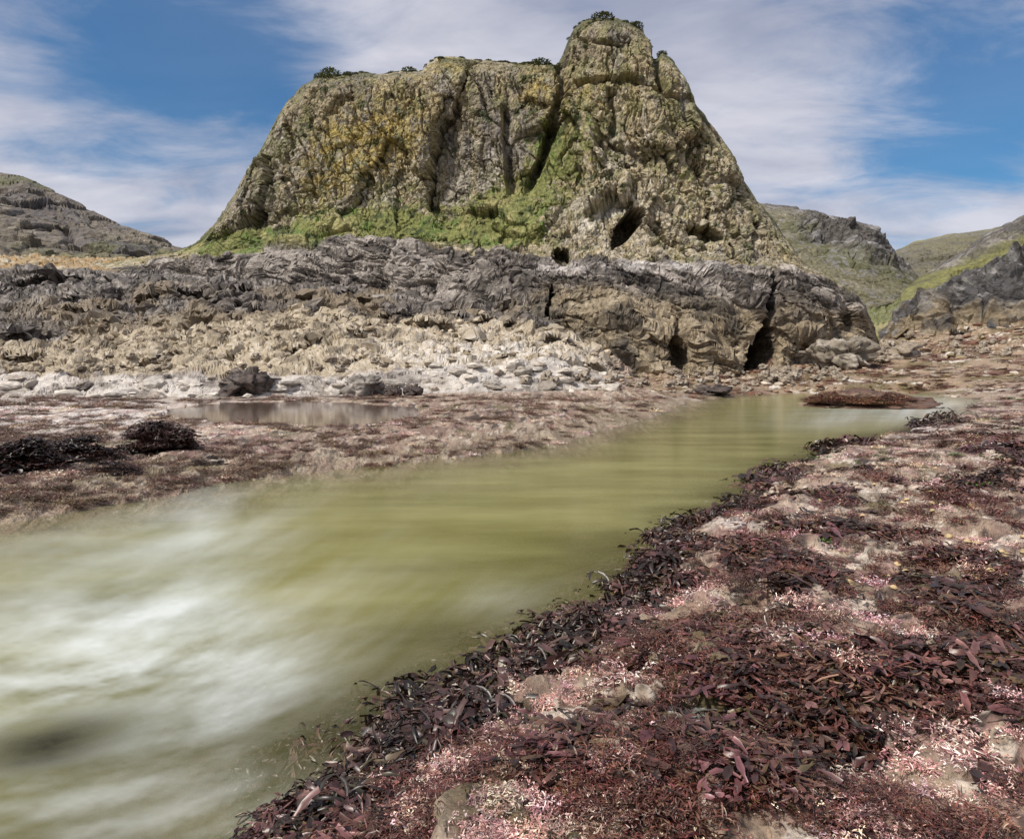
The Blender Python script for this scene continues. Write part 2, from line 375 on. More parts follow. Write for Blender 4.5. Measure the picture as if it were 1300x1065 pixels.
# far zones
kz = KK + 0.10 * n_big + 0.06 * n_mid + 0.05 * n_fin
band = lambda a, b, wd=0.06: ss(a - wd, a + wd, kz) * (1 - ss(b - wd, b + wd, kz))
leftz = 1 - ss(740, 800, PX + 30 * n_mid)
white = band(-0.02, 1.05, 0.05) * leftz
cw = mixc(np.broadcast_to(np.float32((0.52, 0.48, 0.44)), P.shape).copy(), (0.28, 0.245, 0.21), ss(-0.15, 0.4, n_mid + 0.6 * n_fin))
cw = mixc(cw, (0.12, 0.10, 0.09), 0.9 * ss(0.03, 0.3, fbm(Q, 1.6, 5, 71, 0.65, (0.5, 1, 2))))
C = C * (1 - white[..., None]) + cw * white[..., None]
tan = band(1.05, 3.0, 0.10) * leftz
ct = mixc(np.broadcast_to(np.float32((0.34, 0.28, 0.195)), P.shape).copy(), (0.52, 0.46, 0.37), ss(0.0, 0.5, n_fin + 0.5 * n_mid))
ct = mixc(ct, (0.15, 0.12, 0.08), ss(0.05, 0.4, fbm(Q, 1.1, 4, 72)))
C = C * (1 - tan[..., None]) + ct * tan[..., None]
wtop = gs(ell(PX, KK * 10, 620, 14, 130, 9))
C = mixc(C, (0.62, 0.58, 0.53), np.clip(wtop * 1.1 * ss(-0.3, 0.3, n_fin), 0, 0.9))
dark = ss(2.75, 2.95, kz) * (1 - 1 * ss(4.25, 4.45, kz)) * leftz
cd = mixc(np.broadcast_to(np.float32((0.085, 0.072, 0.062)), P.shape).copy(), (0.29, 0.26, 0.235), ss(0.05, 0.38, fbm(rot(Q, -12), 1.6, 5, 73, 0.6, (0.35, 1, 2.4))))
cd = mixc(cd, (0.20, 0.155, 0.10), 0.8 * ss(0.0, 0.4, n_big + 0.4 * (3.6 - KK)))
C = C * (1 - dark[..., None]) + cd * dark[..., None]
og = ss(4.25, 4.4, kz) * (1 - ss(900, 1000, PX))
co = mixc(np.broadcast_to(np.float32((0.30, 0.20, 0.085)), P.shape).copy(), (0.40, 0.36, 0.27), ss(0.0, 0.4, n_mid))
co = mixc(co, (0.16, 0.19, 0.045), ss(120, 240, PX) * ss(-0.3, 0.3, n_mid + 0.2))
C = C * (1 - og[..., None]) + co * og[..., None]
rz = ss(780, 850, PX + 30 * n_mid) * ss(-0.3, 0.0, KK) * (1 - ss(3.7, 4.0, kz))
cr = mixc(np.broadcast_to(np.float32((0.30, 0.22, 0.15)), P.shape).copy(), (0.14, 0.075, 0.05), ss(-0.08, 0.22, fbm(Q, 0.8, 4, 74, 0.6, (0.5, 1, 2))))
cr = mixc(cr, (0.13, 0.10, 0.04), 0.85 * ss(0.0, 0.3, fbm(Q, 1.2, 4, 75)))
cr = mixc(cr, (0.62, 0.57, 0.5), ss(0.22, 0.42, fbm(Q, 1.9, 4, 76, 0.6, (0.6, 1, 2))))
C = C * (1 - rz[..., None]) + cr * rz[..., None]
gr = ss(3.9, 4.3, kz) * ss(1000, 1060, PX)
cg = mixc(np.broadcast_to(np.float32((0.14, 0.15, 0.05)), P.shape).copy(), (0.28, 0.25, 0.12), ss(-0.1, 0.5, n_big + 0.4 * n_mid))
C = C * (1 - gr[..., None]) + cg * gr[..., None]
GP, GC = P, C
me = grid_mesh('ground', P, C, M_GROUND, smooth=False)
link('ground', me, kind='structure', label='rocky tidal shore platform of tan, pink and white rock')
print('ground', P.shape, round(time.time() - T0, 1))

def ground_at(px, py):
    """world point of the shore seen at that pixel"""
    j = int(np.clip(np.searchsorted(PXC, px), 0, NC - 1))
    c = GP[:, j]; yy = HY + F * (HC - c[:, 2]) / c[:, 1]
    i = np.argmax(yy <= py)
    return c[i].copy(), i, j

# base sheet far out so that nothing ends in a hole
V = np.array([[-900, -300, -1.2], [900, -300, -1.2], [900, 900, -1.2], [-900, 900, -1.2]], float)
me = raw_mesh('seabed', V, np.array([[0, 1, 2, 3]]), np.array([[0.2, 0.17, 0.12]] * 4), M_GROUND)
link('seabed', me, kind='structure', label='brown sandy seabed under the water')

# ------------------------------------------------------------------ crag
CPX = np.unique(np.concatenate([np.linspace(120, 1135, 1080)]))
SIL = [(120,336),(180,330),(225,320),(250,309),(262,298),(275,280),(300,245),(320,213),(335,183),(350,150),(363,128),(385,106),(405,95),(440,92),(500,90),(535,88),(546,76),(556,73),(620,76),(680,80),(706,84),(712,72),(717,57),(726,40),(745,27),(770,22),(798,27),(816,38),(826,60),(838,66),(852,74),(866,96),(878,128),(900,158),(925,192),(945,226),(960,252),(985,282),(1005,312),(1018,336),(1032,345),(1060,356),(1088,378),(1102,415),(1112,455),(1135,500)]
sil = np.interp(CPX, [a[0] for a in SIL], [a[1] for a in SIL])
jag = fbm(np.stack([CPX * 0.05, 0 * CPX, 0 * CPX], -1), 1.0, 4, 5) * 5
KC = [120, 200, 255, 300, 350, 400, 450, 550, 640, 700, 760, 830, 877, 930, 985, 1018, 1050, 1088, 1112, 1135]
def cst(vals):
    py = sm1(np.interp(CPX, KC, [v[0] for v in vals]), 41); d = sm1(np.interp(CPX, KC, [v[1] for v in vals]), 41)
    return py, d
c0 = cst([(420,54),(400,52),(400,50),(400,48.5),(400,47.5),(405,46.5),(410,46),(430,44.5),(470,42.8),(500,41.2),(505,40.6),(508,41),(508,41.8),(505,43),(500,44.5),(495,46),(490,47),(485,49),(485,53),(500,60)])
c1 = cst([(345,56),(338,54),(332,52.5),(328,51.5),(326,51),(324,50.3),(320,50),(320,48.5),(333,46.8),(338,45.6),(335,44.8),(334,45),(336,45.8),(338,46.8),(342,48),(348,49.5),(358,51),(382,52.5),(425,56),(500,61)])
c2 = cst([(338,59),(328,58),(318,56.5),(315,55),(314,54),(312,53.2),(308,52.5),(308,51),(318,50),(325,48.8),(322,47.6),(320,47.4),(322,48),(326,48.8),(333,50),(341,51.5),(353,53),(380,55),(421,58),(500,62)])
c3 = cst([(337,60),(327,60),(312,59),(285,58),(272,57),(262,56.5),(255,56),(262,55),(240,54.6),(232,54),(230,52),(228,50.5),(235,50.6),(255,51.5),(295,53),(339,54),(352,55),(379,57),(418,60),(500,63)])
dC = sm1(np.interp(CPX, KC, [61,61.5,62,62,61.5,61,60.5,60,60,59,56.5,55.5,55.5,56,56.5,57,58,60,62,65]), 41)
dlift = np.interp(CPX, KC, [0,0,0.5,1.5,2,2,2,1.6,1.6,2.2,2.5,2.5,2,1.5,1,0.6,0.5,0.5,0.5,0.5])
stn = []
def Z(py, d): return HC - (py - HY) / F * d
for p_, d_ in (c0, c1, c2, c3):
    p_ = np.maximum(p_, sil + jag * 0 + 0.5)
    stn.append((d_, Z(p_, d_)))
c4d = dC - dlift - 1.0; c4p = np.maximum(sil + 12, sil + 0.25 * (c3[0] - sil)); c4p = np.where(c3[0] > sil + 30, sil + 16, sil + 0.4 * np.maximum(c3[0] - sil, 1))
stn.append((c4d, Z(c4p, c4d)))
c5d = dC; stn.append((c5d, Z(sil + jag, c5d)))
zt = Z(sil, c5d)
stn.append((dC + 5 + dlift, zt * 0.86)); stn.append((dC + 11 + dlift, zt * 0.45)); stn.append((dC + 15, zt * 0 - 1))
segs = [150, 30, 110, 190, 60, 30, 30, 14]
rowsP = []; kc = []
ts = np.linspace(0, 1, 5)
for i, n in enumerate(segs):
    for j in range(n):
        u = j / n
        d = stn[i][0] * (1 - u) + stn[i + 1][0] * u; z = stn[i][1] * (1 - u) + stn[i + 1][1] * u
        rowsP.append(np.stack([(CPX - 650) / F * d, d, z], -1)); kc.append(i + u)
P = np.array(rowsP)
# soften the station creases
for _ in range(14):
    P[1:-1] = 0.25 * P[:-2] + 0.5 * P[1:-1] + 0.25 * P[2:]
KR = np.array(kc)[:, None] * np.ones((1, len(CPX)))
n = normals(P); n[(n[..., 1] > 0) & (KR < 4.5)] *= -1; n[(n[..., 2] < 0) & (KR >= 4.5)] *= -1
SX, SY = [a[0] for a in SIL], [a[1] for a in SIL]
def cxy(P): return 650 + F * P[..., 0] / P[..., 1], HY + F * (HC - P[..., 2]) / P[..., 1]
CX, CY = cxy(P)
warp = np.stack([fbm(P, 0.22, 3, 81), fbm(P, 0.22, 3, 82), fbm(P, 0.22, 3, 83)], -1) * 2.0
Pw = P + warp
Plo = rot(Pw, -16)
t1, e1, c1 = worley(rot(Pw, 12), 0.16, 84, (1, 1, 0.42)); t2, e2, c2 = worley(rot(Pw, 12), 0.34, 85, (1, 1, 0.4)); u1, g1, q1 = worley(Plo, 0.15, 184, (0.6, 1, 1.3)); u2, g2, q2 = worley(Plo, 0.42, 185, (0.45, 1, 1.5))
plinth = (1 - ss(0.9, 1.15, KR))
lim = np.where(KR > 4.7, 0.35, 1) * (0.2 + 0.8 * ss(0, 40, CY - np.interp(CX, SX, SY))) * ss(120, 200, CX)
up = 1.4 * (c1 - 0.5) + 1.7 * t1 - 0.5 * (1 - ss(0, 0.05, e1)) + 0.35 * (c2 - 0.5) + 0.8 * t2 - 0.25 * (1 - ss(0, 0.06, e2)) + 0.4 * ridged(Pw, 0.16, 3, 87, 0.55, (1, 1, 0.5))
lo_ = 1.0 * ridged(Pw, 0.13, 3, 91, 0.5, (1, 1, 0.7)) + 1.3 * u1 + 0.9 * (q1 - 0.5) + 0.25 * (q2 - 0.5) + 0.45 * u2 - 0.5 * (1 - ss(0, 0.05, g1))
P = P + n * ((up * (1 - plinth) + lo_ * plinth) * lim)[..., None]
P, (KR,) = resample(P, [KR], lambda m, dv, dp: dp * np.where(m[..., 1] > 63, 0.25, 1.0), 640)
CX, CY = cxy(P)
front = 1 - ss(4.9, 5.3, KR)
n = normals(P); n[(n[..., 1] > 0.3) & (KR < 4.5)] *= -1; n[(n[..., 2] < 0) & (KR >= 4.6)] *= -1
plinth = (1 - ss(0.9, 1.15, KR))
warp = np.stack([fbm(P, 0.6, 2, 81), fbm(P, 0.6, 2, 82), fbm(P, 0.6, 2, 83)], -1) * 0.6
Pw = P + warp
t2, e2, c2 = worley(rot(Pw, 15), 0.95, 95, (1, 1, 0.5)); t3, e3, c3_ = worley(rot(Pw, 20), 2.6, 86, (1, 1, 0.6)); u2, g2, q2 = worley(rot(Pw, -18), 1.1, 195, (0.4, 1, 1.5))
lim = np.where(KR > 4.7, 0.5, 1) * (0.35 + 0.65 * ss(0, 25, CY - np.interp(CX, SX, SY))) * ss(120, 200, CX)
grassy = np.clip(gs(ell(CX, CY, 330, 318, 90, 14)) + 0.9 * gs(ell(CX, CY, 440, 285, 110, 24, -8)) + gs(ell(CX, CY, 650, 262, 55, 36, -25)) + 0.5 * gs(ell(CX, CY, 700, 190, 45, 50, -20)) + 0.9 * gs(ell(CX, CY, 600, 296, 90, 12)) , 0, 1)
knob = 0.35 + 0.65 * np.clip(gs(ell(CX, CY, 880, 250, 90, 80)) + gs(ell(CX, CY, 430, 240, 70, 50)) + 0.6 * gs(ell(CX, CY, 590, 220, 60, 60)), 0, 1)
crk = 1 - np.abs(fbm(rot(Pw, 14), 0.55, 4, 188, 0.6, (1.5, 1, 0.35))) * 11
disp = (knob * (0.16 * (c2 - 0.5) + 0.30 * t2 - 0.32 * (1 - ss(0, 0.06, e2)) + 0.06 * (c3_ - 0.5) + 0.14 * t3 - 0.12 * (1 - ss(0, 0.09, e3))) - 0.38 * np.clip(crk, 0, 1) + 0.28 * ridged(rot(P, 12), 0.6, 6, 88, 0.66, (1.5, 1, 0.5)) + 0.12 * fbm(P, 4.5, 3, 89))
# the wave-cut foot: smoother, with folded beds sweeping through it
fold = P[..., 2] + 0.16 * P[..., 0] + 3.2 * fbm(P, 0.09, 3, 90) + 0.5 * fbm(P, 0.6, 2, 98)
beds = np.abs(((fold * 0.7) % 1.0) - 0.5) * 2
disp_pl = 0.22 * ss(0.05, 0.6, beds) * ss(-0.3, 0.4, fbm(P, 0.15, 2, 97)) + 0.10 * (q2 - 0.5) + 0.18 * u2 - 0.22 * (1 - ss(0, 0.05, g2)) + 0.04 * t3 + 0.85 * ridged(rot(Pw, -17), 0.42, 5, 92, 0.6, (0.12, 0.6, 1.9)) + 0.25 * ridged(rot(P, 20), 0.5, 4, 192, 0.6, (1.2, 1, 0.5)) + 0.10 * fbm(P, 4.0, 3, 93)
disp = disp * (1 - plinth) + disp_pl * plinth
disp = disp * (1 - 0.7 * grassy) * lim
P = P + n * disp[..., None]
# gullies, caves and clefts carved into the face
def carve(e, depth, lo=0.6, hi=1.2): return depth * (1 - ss(lo, hi, e))
nz = 0.35 * fbm(P, 0.8, 3, 94)
dep = carve(ell(CX, CY, 795, 290, 33, 12, -50) + 0.7 * nz, 5.0, 0.8, 1.05)
dep += carve(ell(CX, CY, 714, 326, 14, 10, 20) + nz, 3.5, 0.75, 1.1)
dep += carve(ell(CX, CY, 893, 296, 24, 9, 20) + nz, 2.2, 0.4, 1.3)
clx = np.interp(CY, [300, 340, 400, 440, 470], [990, 985, 975, 966, 962]); clw = np.interp(CY, [320, 350, 420, 440, 475], [2, 4, 8, 12, 19])
dep += carve(np.abs(CX - clx) / clw + nz * 0.5 + 2 * ss(325, 300, CY) + 0 * CX, 7.0, 0.5, 1.3) * ss(315, 335, CY) * (KR < 1.1)
# cove at 850 in the foot, small arches
dep += carve(ell(CX, CY, 858, 455, 12, 42) + nz, 2.5, 0.3, 1.3) + carve(ell(CX, CY, 1085, 462, 22, 14) + nz, 2.5, 0.4, 1.2)
dep += carve(ell(CX, CY, 700, 395, 3.5, 26, 8) + nz, 2.0, 0.3, 1.3) + carve(ell(CX, CY, 648, 385, 4, 30, 10) + nz, 2.5, 0.3, 1.3)
gx = np.interp(CY, [60, 110, 170, 240, 300], [716, 714, 700, 672, 650])
dep += carve(np.abs(CX - gx) / np.interp(CY, [60, 100, 130, 200, 260], [9, 8, 6, 6, 6]) + 1.6 * nz, 2.4, 0.2, 1.4) * (1 - ss(200, 260, CY))
gx = np.interp(CY, [130, 180, 250, 300], [642, 645, 652, 655]); dep += carve(np.abs(CX - gx) / 7 + 1.5 * nz, 1.5, 0.2, 1.4) * ss(120, 150, CY) * (1 - ss(230, 260, CY))
gx = np.interp(CY, [100, 160, 260], [776, 780, 770]); dep += carve(np.abs(CX - gx) / 6 + nz, 1.3, 0.2, 1.4) * ss(100, 120, CY) * (1 - ss(150, 220, CY))
# undercut under the knob's cap and step down its right side
dep += carve(np.abs(CY - np.interp(CX, [720, 800, 870], [108, 98, 130])) / 4 + 3 * nz, 0.9, 0.3, 1.4) * ss(725, 740, CX) * (1 - ss(850, 870, CX))
dep += carve(np.abs(CY - np.interp(CX, [735, 790], [50, 58])) / 3 + 3 * nz, 0.6, 0.3, 1.4) * ss(732, 745, CX) * (1 - ss(780, 800, CX))
gx = np.interp(CY, [60, 100, 130], [833, 836, 850]); dep += carve(np.abs(CX - gx) / 5 + nz, 1.5, 0.3, 1.4) * (1 - ss(100, 130, CY))
P[..., 1] += dep * front
for xx in (0,):
    pass
CAVE = ss(1.2, 3.5, dep)
# ------ crag colours
nb = fbm(P, 0.12, 4, 101); nm = fbm(P, 0.5, 4, 102, 0.6); nf = fbm(P, 1.8, 4, 103, 0.65); nv = fbm(P, 5, 3, 104, 0.6)
streak = fbm(P, 0.8, 4, 105, 0.6, (1.3, 1.3, 0.16))
C = np.zeros(P.shape, np.float32); C[:] = (0.30, 0.25, 0.15)
C = mixc(C, (0.40, 0.34, 0.23), ss(0.0, 0.45, nf + 0.4 * nm))
C = mixc(C, (0.165, 0.145, 0.115), ss(0.02, 0.4, nm + 0.35 * nv))
C = mixc(C, (0.38, 0.35, 0.30), 0.75 * ss(0.0, 0.35, streak + 0.3 * nb))
C = mixc(C, (0.055, 0.05, 0.038), 0.8 * ss(0.2, 0.4, nv + 0.3 * nf))
C = mixc(C, (0.55, 0.50, 0.40), 0.7 * ss(0.22, 0.45, fbm(P, 4.2, 3, 112, 0.6) + 0.1 * nb))
C = mixc(C, (0.17, 0.175, 0.065), 0.6 * ss(0.0, 0.3, fbm(P, 0.9, 4, 106, 0.65) + 0.06))
grey = np.clip(gs(ell(CX, CY, 640, 165, 55, 70)) + 0.7 * gs(ell(CX, CY, 440, 115, 60, 26)) + 0.6 * gs(ell(CX, CY, 560, 170, 50, 60)) + 0.5 * gs(ell(CX, CY, 760, 50, 40, 30)) + 0.6 * gs(ell(CX, CY, 320, 260, 40, 45)) + 0.45 * gs(ell(CX, CY, 960, 290, 40, 60)), 0, 1)
C = mixc(C, (0.145, 0.13, 0.12), grey * ss(-0.35, 0.25, streak + 0.1))
C = mixc(C, (0.42, 0.38, 0.33), 0.8 * gs(ell(CX, CY, 648, 165, 16, 42)) * ss(-0.2, 0.3, streak))
lich = np.clip(1.1 * gs(ell(CX, CY, 465, 185, 62, 48, -35)) + 0.8 * gs(ell(CX, CY, 410, 215, 24, 50, 15)) + 0.9 * gs(ell(CX, CY, 680, 112, 24, 22)) + 0.7 * gs(ell(CX, CY, 560, 82, 34, 14)) + 0.45 * gs(ell(CX, CY, 760, 120, 60, 30)) + 0.3 * gs(ell(CX, CY, 540, 150, 100, 60)), 0, 1)
C = mixc(C, (0.40, 0.31, 0.10), np.clip(lich * 0.95 * ss(-0.22, 0.22, nf + 0.3 * nm), 0, 0.85))
warm = np.clip(gs(ell(CX, CY, 860, 260, 90, 90)) + 0.8 * gs(ell(CX, CY, 700, 318, 130, 14)), 0, 1)
C = mixc(C, (0.46, 0.385, 0.26), 0.75 * warm * ss(-0.25, 0.3, nf + 0.3 * nv))
C = mixc(C, (0.60, 0.56, 0.50), 0.8 * np.clip(gs(ell(CX, CY, 770, 275, 45, 26, -30)) + gs(ell(CX, CY, 715, 312, 22, 12)), 0, 1) * ss(-0.15, 0.3, nf))
C = mixc(C, (0.52, 0.48, 0.40), 0.7 * ss(0.22, 0.42, fbm(P, 2.6, 3, 107, 0.6)) * (CY > 170))
gmask = np.clip(gs(ell(CX, CY, 320, 312, 110, 17)) * 1.3 + 1.15 * gs(ell(CX, CY, 450, 285, 120, 26, -6)) + 1.25 * gs(ell(CX, CY, 648, 268, 52, 40, -25)) + 0.75 * gs(ell(CX, CY, 705, 190, 45, 60, -20)) + 1.1 * gs(ell(CX, CY, 600, 298, 100, 13)) + 0.5 * gs(ell(CX, CY, 880, 220, 70, 50, 30)) + 0.35 * gs(ell(CX, CY, 760, 150, 60, 60)), 0, 1.3)
upn = np.clip(normals(P)[..., 2], -1, 1)
gm = 0.92 * ss(0.46, 0.72, gmask + 0.75 * nf + 0.3 * nm + 0.25 * nv) * (1 - CAVE) * (KR > 1.02)
cg = mixc(np.broadcast_to(np.float32((0.165, 0.18, 0.05)), P.shape).copy(), (0.31, 0.28, 0.12), ss(-0.05, 0.4, nm + 0.3 * nv))
cg = mixc(cg, (0.11, 0.165, 0.03), ss(0.12, 0.4, fbm(P, 0.9, 3, 108)))
C = C * (1 - gm[..., None]) + cg * gm[..., None]
C = mixc(C, (0.05, 0.065, 0.022), 0.85 * ss(0.28, 0.45, fbm(P, 1.3, 4, 109, 0.6) + 0.1 * gmask) * (CY < 320))
# top fringe of dark heath plants
topf = (1 - ss(3, 12, CY - np.interp(CX, SX, SY))) * (KR > 3)
C = mixc(C, (0.07, 0.075, 0.03), 0.8 * topf * ss(-0.4, 0.1, nm))
# plinth
kp = KR + 0.12 * nm + 0.08 * nb + 0.05 * nf
pm = 1 - ss(1.0, 1.2, kp)
lowt = np.interp(CX, [300, 450, 560, 640, 700, 780, 900, 1000, 1100], [500, 500, 395, 400, 372, 368, 395, 395, 400])
cp = np.broadcast_to(np.float32((0.085, 0.073, 0.063)), P.shape).copy()
cp = mixc(cp, (0.36, 0.32, 0.29), ss(0.0, 0.34, fbm(rot(P, -16), 1.1, 5, 110, 0.65, (0.5, 1, 2.2)) + 0.25 * ss(25, 0, np.abs(CY - 340)) * (CX > 700)))
strat = ridged(rot(Pw, -17), 0.42, 5, 92, 0.6, (0.12, 0.6, 1.9))
cp = mixc(cp, (0.40, 0.36, 0.32), 0.6 * ss(0.3, 0.65, strat))
cp = mixc(cp, (0.055, 0.048, 0.043), 0.8 * ss(0.0, -0.3, strat))
low = ss(-14, 14, CY - lowt + 22 * nm)
ctn = mixc(np.broadcast_to(np.float32((0.25, 0.20, 0.135)), P.shape).copy(), (0.38, 0.32, 0.23), ss(0.0, 0.4, nf + 0.3 * streak))
ctn = mixc(ctn, (0.10, 0.085, 0.065), ss(0.05, 0.4, nm + 0.3 * streak))
cp = cp * (1 - low[..., None]) + ctn * low[..., None]
cp = mixc(cp, (0.50, 0.47, 0.45), 0.85 * gs(((CY - np.interp(CX, [640, 700, 800, 900], [350, 343, 338, 345])) / 7) ** 2) * ss(640, 690, CX) * (1 - ss(890, 930, CX)) * ss(-0.25, 0.15, nf))
cp = mixc(cp, (0.5, 0.46, 0.40), 0.6 * gs(ell(CX, CY, 640, 440, 80, 30)) * ss(-0.2, 0.3, nf))
C = C * (1 - pm[..., None]) + cp * pm[..., None]
me = grid_mesh('crag', P, C, M_CRAG, smooth=False)
link('crag', me, kind='structure', label='tall steep crag of olive and grey rock with grassy ledges and a domed summit')
CR, CCX, CCY, CKR = P, 650 + F * P[..., 0] / P[..., 1], HY + F * (HC - P[..., 2]) / P[..., 1], KR
CGM = gm
print('crag', P.shape, round(time.time() - T0, 1))

# ------------------------------------------------------------------ hills
def hill(name, label, x0, x1, nx, stations, silh, rows, colour, seed, amp, fq, layer=0.0):
    px = np.linspace(x0, x1, nx)
    ks = stations[0]; st = []
    for s in stations[1:]:
        st.append((np.interp(px, ks, [a[1] for a in s]), np.interp(px, ks, [a[0] for a in s])))
    s_ = np.interp(px, [a[0] for a in silh], [a[1] for a in silh])
    out = []; kr = []
    zs = [Z(np.maximum(p_, s_ + 0.2), d_) for d_, p_ in st]; ds = [d_ for d_, p_ in st]
    dc = ds[-1] + 0.12 * ds[-1]; zc = Z(s_, dc); ds.append(dc); zs.append(zc)
    ds.append(dc * 1.15); zs.append(zc * 0.9); ds.append(dc * 1.5); zs.append(zc * 0)
    rr_ = rows + [30, 16, 6]
    for i in range(len(ds) - 1):
        for j in range(rr_[i]):
            u = j / rr_[i]; d = ds[i] * (1 - u) + ds[i + 1] * u; z = zs[i] * (1 - u) + zs[i + 1] * u
            out.append(np.stack([(px - 650) / F * d, d, z], -1)); kr.append(i + u)
    P = np.array(out)
    for _ in range(10): P[1:-1] = 0.25 * P[:-2] + 0.5 * P[1:-1] + 0.25 * P[2:]
    KR = np.array(kr)[:, None] * np.ones((1, nx))
    CX = 650 + F * P[..., 0] / P[..., 1]; CY = HY + F * (HC - P[..., 2]) / P[..., 1]
    n = normals(P); n[n[..., 2] < 0] *= -1
    tt_, e_, c_ = worley(P + 3 * np.stack([fbm(P, fq, 2, seed + 9)] * 3, -1), fq * 2.2, seed, (0.7, 0.7, 1.2))
    t2_, e2_, c2_ = worley(P, fq * 7, seed + 1, (0.8, 0.8, 1.2))
    rk, Cc = colour(P, CX, CY, KR)
    bed = P[..., 2] * 0.8 + P[..., 0] * 0.15 + 2 * fbm(P, fq, 3, seed + 5)
    dd = amp * (0.6 * (c_ - 0.5) + 0.9 * tt_ - 0.35 * (1 - ss(0, .1, e_)) + 0.2 * (c2_ - 0.5) + 0.35 * t2_ + 0.6 * ridged(P, fq, 5, seed + 2) + 0.25 * fbm(P, fq * 8, 3, seed + 3) + layer * np.abs((bed * 0.5 % 1) - 0.5))
    dd = dd * (0.25 + 0.75 * rk) * (0.3 + 0.7 * ss(0, 25, CY - np.interp(CX, [a[0] for a in silh], [a[1] for a in silh])))
    P = P + n * dd[..., None]
    me = grid_mesh(name, P, Cc, M_HILL, smooth=False)
    return link(name, me, kind='structure', label=label)

def cst_(P, c): return np.broadcast_to(np.float32(c), P.shape).copy()
def col_left(P, CX, CY, KR):
    a, b, c = fbm(P, 0.05, 4, 201), fbm(P, 0.25, 4, 202, 0.6), fbm(P, 0.9, 4, 203, 0.6)
    C = cst_(P, (0.17, 0.145, 0.11)); C = mixc(C, (0.30, 0.265, 0.215), ss(0, 0.4, b + 0.4 * c)); C = mixc(C, (0.13, 0.13, 0.065), ss(0.0, 0.35, a + 0.3 * b))
    C = mixc(C, (0.11, 0.10, 0.105), 0.9 * np.clip(gs(ell(CX, CY, 60, 275, 70, 30, 15)) + ss(0.15, 0.4, fbm(P, 0.12, 4, 204)), 0, 1) * ss(-0.4, 0.1, c))
    C = mixc(C, (0.30, 0.23, 0.12), 0.6 * ss(315, 345, CY) * ss(-0.2, 0.3, b))
    return np.ones(P.shape[:2]), C
hill('hill', 'brown rounded hill on the left beyond the dark ridge', -900, 262, 620,
     [[-900, -300, 0, 100, 200, 262], [(345, 78)] * 6, [(300, 92)] * 2 + [(305, 92), (315, 92), (325, 92), (330, 92)], [(120, 108), (200, 108), (262, 108), (295, 108), (318, 108), (325, 108)]],
     [(-900, 60), (-400, 150), (-150, 195), (0, 218), (30, 224), (60, 238), (100, 258), (140, 278), (170, 290), (200, 303), (220, 311), (262, 322)], [90, 130], col_left, 210, 1.5, 0.07)
def col_back(P, CX, CY, KR):
    a, b, c = fbm(P, 0.05, 4, 221), fbm(P, 0.25, 4, 222, 0.6), fbm(P, 0.9, 4, 223, 0.6)
    line = np.interp(CX, [960, 1010, 1060, 1100, 1140], [255, 262, 300, 335, 350])
    rk = ss(-8, 8, (CX - 1040) * 0.5 - (CY - 300) * 0.55 + 30 * a + 14 * b) * (1 - ss(-10, 10, CY - np.interp(CX, [1000, 1050, 1140], [300, 318, 345])))
    rk = np.maximum(rk, 0.8 * (1 - ss(262, 276, CY - 0.15 * (CX - 980))))
    C = cst_(P, (0.165, 0.15, 0.09)); C = mixc(C, (0.25, 0.225, 0.155), ss(0, 0.4, b)); C = mixc(C, (0.12, 0.118, 0.06), ss(0.05, 0.3, a)); C = mixc(C, (0.2, 0.19, 0.17), ss(0.1, 0.3, c))
    R = cst_(P, (0.115, 0.105, 0.095)); R = mixc(R, (0.27, 0.26, 0.26), ss(0.05, 0.35, fbm(P, 0.5, 4, 224, 0.6, (0.5, 0.5, 2))))
    return rk, C * (1 - rk[..., None]) + R * rk[..., None]
hill('hill', 'green slope topped by layered grey crags behind the main crag', 880, 1165, 420,
     [[880, 1000, 1100, 1165], [(420, 85), (415, 85), (405, 90), (395, 95)], [(340, 110), (335, 110), (352, 110), (365, 112)], [(275, 135), (272, 135), (300, 132), (350, 130)]],
     [(880, 255), (975, 260), (1000, 264), (1030, 268), (1050, 275), (1085, 284), (1112, 290), (1116, 301), (1128, 315), (1140, 330), (1165, 352)], [90, 120], col_back, 230, 1.8, 0.09, 2.2)
def col_far(P, CX, CY, KR):
    a, b, c = fbm(P, 0.03, 4, 241), fbm(P, 0.12, 4, 242, 0.6), fbm(P, 0.5, 4, 243, 0.6)
    C = cst_(P, (0.17, 0.155, 0.095)); C = mixc(C, (0.13, 0.12, 0.09), ss(-0.1, 0.3, b)); C = mixc(C, (0.24, 0.235, 0.10), ss(0.1, 0.4, a)); C = mixc(C, (0.2, 0.2, 0.21), 0.7 * ss(0.1, 0.3, c) * ss(-0.1, 0.2, a))
    return 0.6 * np.ones(P.shape[:2]), C
hill('hill', 'distant grassy hill at the head of the valley', 1090, 1600, 300,
     [[1090, 1200, 1300, 1600], [(370, 130)] * 4, [(345, 170), (340, 170), (335, 170), (330, 170)], [(328, 200), (308, 200), (300, 200), (270, 200)]],
     [(1090, 345), (1128, 327), (1140, 316), (1160, 305), (1200, 298), (1250, 292), (1300, 280), (1600, 230)], [60, 60], col_far, 250, 2.0, 0.05)
